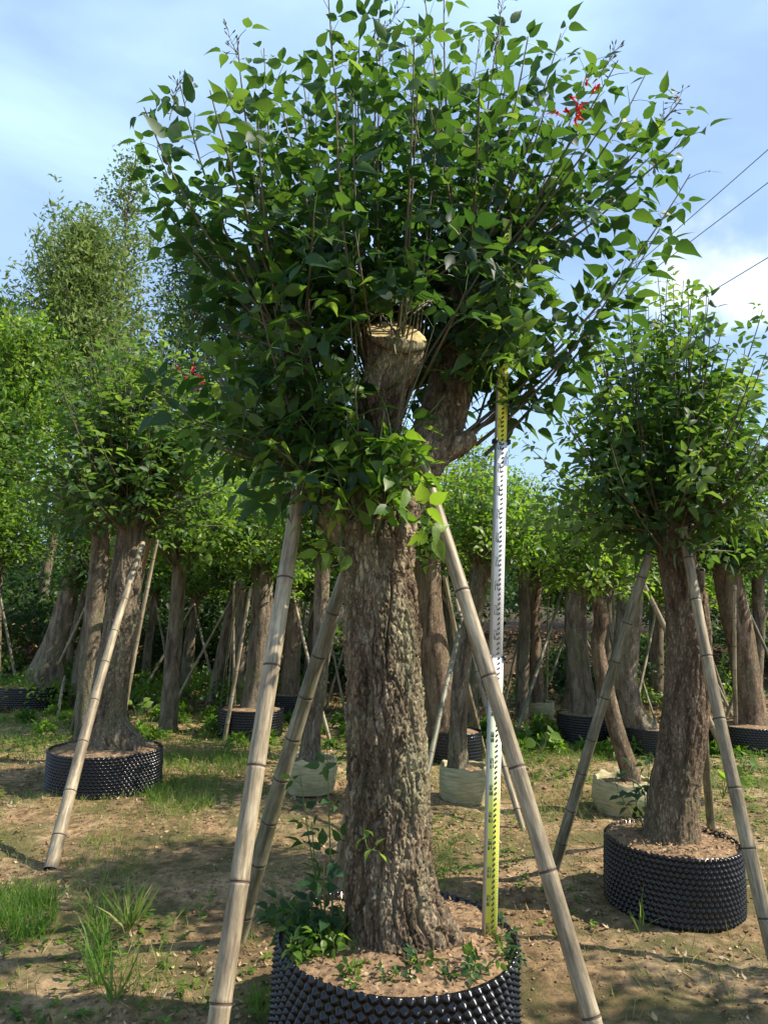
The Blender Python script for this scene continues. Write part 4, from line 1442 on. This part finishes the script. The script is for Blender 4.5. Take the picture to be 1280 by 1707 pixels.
# back row of the nursery: small shaded trees and their props
rnd.seed(909)
NTH = 'first second third fourth fifth sixth seventh eighth ninth tenth eleventh twelfth thirteenth fourteenth fifteenth'.split()
for i, x_ in enumerate([-6.6, -5.7, -4.9, -4.2, -3.4, -2.7, -2.0, -1.2, -0.4, 0.35, 1.15, 3.3, 4.1, 4.9, 5.7]):
    y_ = 12.2 + 0.9 * math.sin(i * 2.3)
    g0 = gz(x_, y_)
    t = empty('tree', (x_, y_, g0), NTH[i] + ' small shaded tree from the left in the back row under the bank', 'tree', 'back row of the nursery')
    ln = rnd.uniform(-.35, .35)
    rr_ = rnd.uniform(.07, .13)
    hh_ = rnd.uniform(1.9, 2.3)
    P = [(Vector((x_, y_, g0 - .1)), rr_ * 1.15), (Vector((x_ + ln * .2 + rnd.uniform(-.06, .06), y_, g0 + .7)), rr_), (Vector((x_ + ln * .6, y_, g0 + 1.4)), rr_ * .92), (Vector((x_ + ln, y_, g0 + hh_)), rr_ * .95)]
    link('trunk', trunk_mesh('trunk', P, M_BARK2, 22, 0.05, 0.006, 0.25, 5, 90 + i, plates=False), t)
    cb_ = CV['abc'[i % 3]]
    for nm, me in (('branches', cb_[0]), ('crown', cb_[1])):
        o = bpy.data.objects.new(nm, me); COL.objects.link(o); o.parent = t
        o.location = (ln, 0, hh_ - .15); o.rotation_euler = (0, 0, i * 1.9); o.scale = (1.15, 1.15, 1.0)
    for k_ in (0, 1):
        sx_ = (-1, 1)[k_] * rnd.uniform(.35, .8)
        yy_ = y_ - rnd.uniform(.2, .6)
        pole(Vector((x_ + sx_, yy_, gz(x_ + sx_, yy_) - .02)), Vector((x_ + ln * .9, y_ - .1, g0 + hh_ * rnd.uniform(.85, 1))), .05, .035, ('left', 'right')[k_] + '-hand thin prop of the ' + NTH[i] + ' back-row tree from the left', 'props of the back row',
             M_BAM if rnd.random() < .6 else M_BAM_G, 8, 200 + i * 2 + k_)

# ------------------------------------------------------------------ undergrowth on the bank (uncountable)
def scatter_clumps(name, boxes, mat, tpl, per, size, tone, seed, label):
    rnd.seed(seed)
    lv = Leaves()
    for (x0, x1, y0, y1, h0, h1, n) in boxes:
        for i in range(n):
            x, y = rnd.uniform(x0, x1), rnd.uniform(y0, y1)
            h = rnd.uniform(h0, h1)
            g = gz(x, y)
            tn = rnd.uniform(*tone)
            r = h * rnd.uniform(0.35, 0.7)
            for k_ in range(per):
                d = rv(1).normalized()
                p = Vector((x, y, g + h * 0.5)) + Vector((d.x * r, d.y * r, abs(d.z) * h * 0.6 - 0.2 * h)) * rnd.uniform(0.6, 1.1)
                lv.add(p, (d + rv(0.5)).normalized(), (d + Vector((0, 0, 1)) + rv(0.5)), size * rnd.uniform(0.6, 1.4), tn + rnd.uniform(-0.2, 0.2))
    o = link(name, lv.build(name, mat, tpl))
    tag(o, label, None, None, 'stuff')


scatter_clumps('undergrowth', [(-14, 14, 17, 23, 1.6, 4.0, 360), (-14, -2, 14.5, 17, 0.8, 2.0, 110), (-2, 14, 15.5, 17, 0.8, 2.0, 70), (-9, 1, 13.2, 14.6, 0.5, 1.3, 90), (3.5, 9, 13.2, 14.6, 0.5, 1.2, 40)], M_LEAF_FAR, 0, 150, 0.13, (-0.2, 0.45), 301, 'dark tangled undergrowth on the bank behind the trees')
scatter_clumps('weeds', [(-7, -1.2, 10.8, 13, 0.2, 0.7, 110), (1.2, 7, 12.6, 14.5, 0.2, 0.6, 40), (-5, 5, 8.5, 11, 0.08, 0.22, 120)], M_LEAF_Y, 0, 90, 0.08, (0.0, 0.7), 302, 'bright low weeds at the foot of the bank')


# ------------------------------------------------------------------ power cables
def cable(a, b, Ya, Yb, label):
    A_, B_ = at(*a, Ya), at(*b, Yb)
    d = B_ - A_
    A_ = A_ - d * 0.3; B_ = B_ + d * 0.8
    g = Geo()
    n = 40
    g.tube([A_.lerp(B_, i / n) - Vector((0, 0, 0.2 * 4 * (i / n) * (1 - i / n))) for i in range(n + 1)], 0.021, 6)
    tag(link('power_cable', g.build('power_cable', [M_CABLE])), label, 'cable', 'overhead cables in the sky')


cable((1280, 245), (905, 570), 26, 40, 'topmost overhead cable crossing the sky at right')
cable((1280, 300), (900, 585), 26, 40, 'second overhead cable from the top, just under the topmost')
cable((1280, 425), (890, 655), 26, 40, 'lowest overhead cable, passing above the right-hand crown')

# ================================================================== GROUND COVER
rnd.seed(77)
# grass: patches given by pixel centre, px radius, blades, height, tone
lvg = Leaves()


def grass_patch(px, py, rx, ry, n, h, tone):
    for i in range(n):
        a = rnd.uniform(0, 6.28); r = math.sqrt(rnd.random())
        g = gnd(px + rx * r * math.cos(a), py + ry * r * math.sin(a))
        if g.y > 13 or g.y < 0.5: continue
        if math.hypot(g.x - MC.x, g.y - MC.y) < 0.5: continue
        g.z = gz(g.x, g.y) - 0.003
        d = (Vector((0, 0, 1)) + rv(0.38)); d.z = abs(d.z)
        lvg.add(g, d, rv(1), h * rnd.uniform(0.5, 1.3), rnd.uniform(*tone))


GP = [(300, 1300, 70, 70, 1500, .10, (.1, .8)), (45, 1210, 70, 40, 900, .11, (0, .6)), (900, 1260, 120, 25, 900, .09, (0, .6)), (230, 1400, 90, 50, 600, .06, (.3, 1)), (35, 1535, 60, 45, 900, .12, (0, .5)), (60, 1235, 90, 35, 900, .10, (0, .6)), (330, 1290, 60, 70, 1100, .09, (0.1, .8)), (395, 1262, 40, 40, 700, .14, (0, .4)),
      (290, 1350, 60, 30, 300, .07, (.3, 1)), (735, 1455, 30, 50, 300, .09, (0, .5)), (840, 1260, 50, 30, 500, .10, (0.1, .7)), (960, 1250, 90, 28, 1000, .09, (0, .6)),
      (1090, 1290, 60, 30, 500, .10, (0, .5)), (1240, 1300, 60, 40, 700, .09, (0, .6)), (960, 1345, 80, 20, 400, .10, (.5, 1)), (1270, 1440, 40, 60, 400, .07, (.5, 1)),
      (180, 1480, 70, 90, 700, .09, (.2, 1)), (160, 1600, 18, 60, 160, .16, (.0, .5)), (235, 1640, 60, 50, 260, .08, (.2, 1)), (260, 1330, 20, 30, 200, .12, (0, .5)),
      (470, 1400, 60, 90, 300, .07, (.4, 1)), (840, 1550, 60, 50, 90, .06, (.4, 1)), (100, 1340, 90, 25, 500, .07, (.2, .9)), (440, 1690, 30, 30, 200, .08, (.1, .6)),
      (660, 1280, 200, 40, 600, .08, (.2, .9)), (1060, 1500, 120, 40, 100, .07, (.4, 1)), (1200, 1600, 90, 60, 120, .05, (.3, 1)), (20, 1420, 60, 40, 300, .05, (.3, 1))]
for g_ in GP: grass_patch(*g_)
for i in range(26000):
    x, y = rnd.uniform(-6, 6), rnd.uniform(2, 12.5)
    if noise.noise(Vector((x * 0.8, y * 0.8, 7))) < 0.02: continue
    lvg.add((x, y, gz(x, y) - 0.003), Vector((0, 0, 1)) + rv(0.6), rv(1), rnd.uniform(0.03, 0.09) * (1 + 0.06 * y), rnd.uniform(0.1, 1))
tag(link('grass', lvg.build('grass', M_GRASS, 'blade')), 'thin tufts of green and straw-coloured grass on the bare ground', None, None, 'stuff')

lvw = Leaves()
for i in range(9000):
    x, y = rnd.uniform(-6, 6), rnd.uniform(2.2, 13)
    nn_ = noise.noise(Vector((x * 0.7, y * 0.7, 21)))
    if nn_ < 0.08 and y < 7.5: continue
    if nn_ < -0.1: continue
    if math.hypot(x - MC.x, y - MC.y) < 0.52: continue
    g = Vector((x, y, gz(x, y)))
    h = rnd.uniform(0.01, 0.07) * (1.5 if y > 7 else 1)
    tn = rnd.uniform(0, 0.8)
    for k_ in range(rnd.randint(3, 6)):
        a = rnd.uniform(0, 6.28)
        d = Vector((math.cos(a), math.sin(a), rnd.uniform(0, 0.7)))
        lvw.add(g + Vector((0, 0, h * rnd.random())), d, (0, 0, 1), rnd.uniform(0.018, 0.05) * (1.5 if y > 7 else 1), tn)
tag(link('ground_cover', lvw.build('ground_cover', M_LEAF_Y, 1)), 'small low broad-leaved weeds dotted over the soil', None, None, 'stuff')

lvl = Leaves()
for i in range(38000):
    y = 1.6 + 11 * rnd.random() ** 0.8
    x = rnd.uniform(-1, 1) * (0.9 + y * 0.62)
    if math.hypot(x - MC.x, y - MC.y) < 0.50: continue
    dns = noise.noise(Vector((x * 1.1, y * 1.1, 2)))
    if dns + 0.5 * noise.noise(Vector((x * 4, y * 4, 8))) < rnd.uniform(-0.35, 0.35): continue
    d = Vector((rnd.gauss(0, 1), rnd.gauss(0, 1), rnd.gauss(0, 0.2)))
    lvl.add((x, y, gz(x, y) + rnd.uniform(0.002, 0.008)), d, Vector((0, 0, 1)) + rv(0.35), rnd.uniform(0.008, 0.032) * (1 + y * 0.06), rnd.uniform(0.1, 1))
for i in range(9000):            # heavy litter on the bank
    x, y = rnd.uniform(-8, 8), rnd.uniform(10.5, 17)
    d = Vector((rnd.gauss(0, 1), rnd.gauss(0, 1), rnd.gauss(0, 0.4)))
    lvl.add((x, y, gz(x, y) + rnd.uniform(0.0, 0.05)), d, Vector((0, 0, 1)) + rv(0.6), rnd.uniform(0.05, 0.13), rnd.uniform(0, 0.75))
for i in range(900):             # litter lying on the soil of the two nearest pots
    for (cx_, cy_, rr_, z_) in ((MC.x, MC.y, 0.44, 0.352), (RP.x, RP.y, 0.37, 0.345)):
        a = rnd.uniform(0, 6.28); r = rr_ * math.sqrt(rnd.random())
        if r < 0.2: continue
        lvl.add((cx_ + r * math.cos(a), cy_ + r * math.sin(a), z_ + 0.035 * (1 - (r / rr_) ** 2) + 0.008 + rnd.uniform(0, 0.01)), Vector((rnd.gauss(0, 1), rnd.gauss(0, 1), rnd.gauss(0, 0.3))), Vector((0, 0, 1)) + rv(0.4), rnd.uniform(0.006, 0.024), rnd.uniform(0, 0.9))
tag(link('leaf_litter', lvl.build('leaf_litter', M_DEAD, 'litter')), 'dry curled fallen leaves strewn over soil and bank', None, None, 'stuff')

cl = Geo()
for i in range(12000):
    y = 1.7 + 8 * rnd.random() ** 1.2
    x = rnd.uniform(-1, 1) * (0.7 + y * 0.6)
    if math.hypot(x - MC.x, y - MC.y) < 0.5: continue
    s_ = rnd.uniform(0.003, 0.009) * (2.2 if rnd.random() < 0.06 else 1) * (0.8 + 0.08 * y)
    c = Vector((x, y, gz(x, y) + s_ * 0.2))
    V = [c + Vector(v) * s_ * rnd.uniform(0.7, 1.3) for v in ((1, 0, 0), (-1, 0, 0), (0, 1, 0), (0, -1, 0), (0, 0, .8), (0, 0, -.8))]
    cl.add(V, [(0, 2, 4), (2, 1, 4), (1, 3, 4), (3, 0, 4), (2, 0, 5), (1, 2, 5), (3, 1, 5), (0, 3, 5)])
tag(link('soil_crumbs', cl.build('soil_crumbs', [M_SOIL])), 'small crumbs and clods of reddish soil', None, None, 'stuff')
tw = Geo()
for i in range(420):
    y = 1.7 + 9 * rnd.random(); x = rnd.uniform(-1, 1) * (0.7 + y * 0.6)
    if math.hypot(x - MC.x, y - MC.y) < 0.55: continue
    a = rnd.uniform(0, 6.28); l_ = rnd.uniform(0.04, 0.16)
    p = Vector((x, y, gz(x, y) + 0.006)); q_ = p + Vector((math.cos(a) * l_, math.sin(a) * l_, rnd.uniform(0, 0.03)))
    tw.tube([p, p.lerp(q_, .5) + rv(0.006), q_], [0.002, 0.0018, 0.001], 4)
tag(link('dry_twigs', tw.build('dry_twigs', [M_TWIG])), 'thin dry twigs lying on the soil', None, None, 'stuff')


# ------------------------------------------------------------------ single plants
def sapling(base, tips, size, label, name='sapling', mat=None, group=None, step=0.06, r=0.004, tri=True, tone=(0.1, 0.6), cat='plant', pet=(0.02, 0.06)):
    t = empty(name, base, label, cat, group)
    lv, st = Leaves(), Geo()
    for tip in tips:
        shoot(lv, st, Vector(base) + rv(0.008), Vector(tip), r, step, size, 0.5, 0.2, rnd.uniform(*tone), 0.05, st, pet, tri)
    link('stem', st.build('stem', [M_STEM]), t)
    link('leaves', lv.build('leaves', mat or M_LEAF, 2), t)


SZ = 0.325
b_ = at(556, 1555, MY + 0.02); b_.z = SZ
sapling(b_, [at(500, 1290, MY - .05), at(545, 1245, MY - .1), at(520, 1370, MY + .1), at(462, 1480, MY), at(540, 1440, MY - .2)], (0.05, 0.085), 'leafy young sapling with thin dark stems rising left of the big trunk', mat=M_LEAF, step=0.085)
for i, (a_, c_, Yp, hh_, n_, sz_, lab) in enumerate([
        (500, 1590, 2.72, .10, 7, (.05, .08), 'broad-leaved weed clump at the left rim of the nearest pot'),
        (560, 1605, 2.66, .13, 8, (.05, .075), 'tallest bright weed clump in the nearest pot, left of the roots'),
        (478, 1565, 2.8, .12, 9, (.05, .08), 'dark weed clump at the back left of the nearest pot'),
        (530, 1575, 2.8, .14, 9, (.055, .08), 'leafy weed clump below the sapling in the nearest pot'),
        (590, 1580, 2.7, .10, 8, (.04, .07), 'weed clump touching the left root of the big trunk'),
        (745, 1645, 2.6, .05, 6, (.025, .04), 'tiny creeping weed between the roots and the pot rim'),
        (650, 1655, 2.5, .05, 7, (.025, .04), 'tiny weed at the very front of the nearest pot, below the roots'),
        (585, 1640, 2.5, .07, 8, (.03, .05), 'weed at the front left of the nearest pot, near the rim'),
        (500, 1610, 2.6, .09, 8, (.04, .06), 'weed spilling over the left rim of the nearest pot'),
        (848, 1610, 2.8, .06, 6, (.025, .04), 'small weed at the right rim of the nearest pot'),
        (715, 1625, 2.6, .05, 5, (.025, .04), 'smallest weed on the roots of the big trunk'),
        (625, 1640, 2.58, .06, 6, (.03, .05), 'low weed in front of the roots in the nearest pot'),
        (690, 1635, 2.62, .07, 4, (.035, .055), 'small pale weed leaning on the roots in the nearest pot'),
        (787, 1630, 2.72, .10, 5, (.035, .055), 'upright weed right of the roots in the nearest pot'),
        (832, 1585, 2.92, .09, 4, (.03, .05), 'weed growing beside the foot of the rod')]):
    p = gnd(a_, c_, SZ); 
    if (p - Vector((MC.x, MC.y, SZ))).length > 0.44:
        d = (p - Vector((MC.x, MC.y, SZ))).normalized(); p = Vector((MC.x, MC.y, SZ)) + d * 0.42
    tips = [p + Vector((rnd.gauss(0, .45) * hh_, rnd.gauss(0, .45) * hh_, hh_ * rnd.uniform(.5, 1.1))) for _ in range(n_)]
    sapling(p, tips, sz_, lab, 'weed', M_LEAF_Y if i in (1, 4, 7, 8) else M_LEAF, 'weeds growing in the nearest pot', 0.04, 0.0018, True, (0.1, 0.7), 'weed', (0.01, 0.03))
# sprout on the trunk
p = at(612, 1415, MY - 0.185)
sapling(p, [at(606, 1380, MY - .24), at(632, 1420, MY - .25)], (0.04, 0.06), 'tiny pale sprout growing out of the big trunk bark', 'sprout', M_LEAF_Y, None, 0.04, 0.0015, False, (0.4, .9), 'sprout', (0.01, 0.02))
# sapling left of right-hand tree
yr = 4.1
b_ = gnd(1080, 1392, 0.32)
sapling(b_, [b_ + Vector((-.10, -.02, .42)), b_ + Vector((-.2, 0, .32)), b_ + Vector((.03, .0, .48)), b_ + Vector((-.05, -.1, .3))], (0.06, 0.09), 'young leafy shoot growing left of the right-hand trunk', 'sapling', M_LEAF, None, 0.075)
b_ = gnd(1225, 1300)
for i, (a_, c_, s_, lab) in enumerate([(800, 1262, .2, 'weed with upright leaves behind the thick bamboo pole'), (905, 1262, .22, 'big-leaved taro-like plant with bright heart leaves right of the rod'),
                                       (868, 1240, .15, 'small heart-leaved plant beside the larger taro-like one'), (1205, 1330, .22, 'big-leaved green plant right of the right-hand trunk'),
                                       (228, 1200, .2, 'broad-leaved weed beside the left-hand tree'), (1240, 1285, .16, 'pale heart-leaved plant near the right edge'), (885, 1320, .10, 'single yellowing leafy weed on bare soil')]):
    p = gnd(a_, c_); p.z = gz(p.x, p.y)
    t = empty('broadleaf_plant', p, lab, 'plant', 'broad-leaved plants between the pots')
    lv, st = Leaves(), Geo()
    for k_ in range(rnd.randint(5, 8)):
        a = rnd.uniform(0, 6.28)
        e = p + Vector((math.cos(a) * s_ * .4, math.sin(a) * s_ * .4, s_ * rnd.uniform(.6, 1.3)))
        st.tube([p, p.lerp(e, .5) + Vector((0, 0, s_ * .15)), e], [.004, .003, .002], 5, 0, False)
        lv.add(e, Vector((math.cos(a), math.sin(a), rnd.uniform(-.5, .6))), Vector((0, -0.6, .8)) + rv(.3), s_ * rnd.uniform(.5, .85), rnd.uniform(.3, .9))
    link('stem', st.build('stem', [M_STEM]), t)
    link('leaves', lv.build('leaves', M_LEAF_Y, 'broad'), t)
for a_, c_, h_, n_, tn_, lab in [(1065, 1550, .17, 12, (0.3, .7), 'arching pale grass tuft in front of the right-hand pot'), (215, 1560, .22, 40, (.3, 1), 'straw-coloured grass tuft in the left foreground'),
                           (190, 1680, .2, 26, (.1, .8), 'thin green grass tuft near the bottom left'), (965, 1345, .2, 22, (.6, 1), 'dry straw tuft beside the grey slanting pole')]:
    p = gnd(a_, c_); p.z = gz(p.x, p.y)
    lv = Leaves()
    for k_ in range(n_):
        lv.add(p + rv(.012), Vector((rnd.gauss(0, .5), rnd.gauss(0, .5), 1)), rv(1), h_ * rnd.uniform(.6, 1.2), rnd.uniform(*tn_))
    tag(link('grass_tuft', lv.build('grass_tuft', M_GRASS, 'blade')), lab, 'grass tuft', 'single grass tufts')
print('verts', sum(len(m.vertices) for m in bpy.data.meshes))
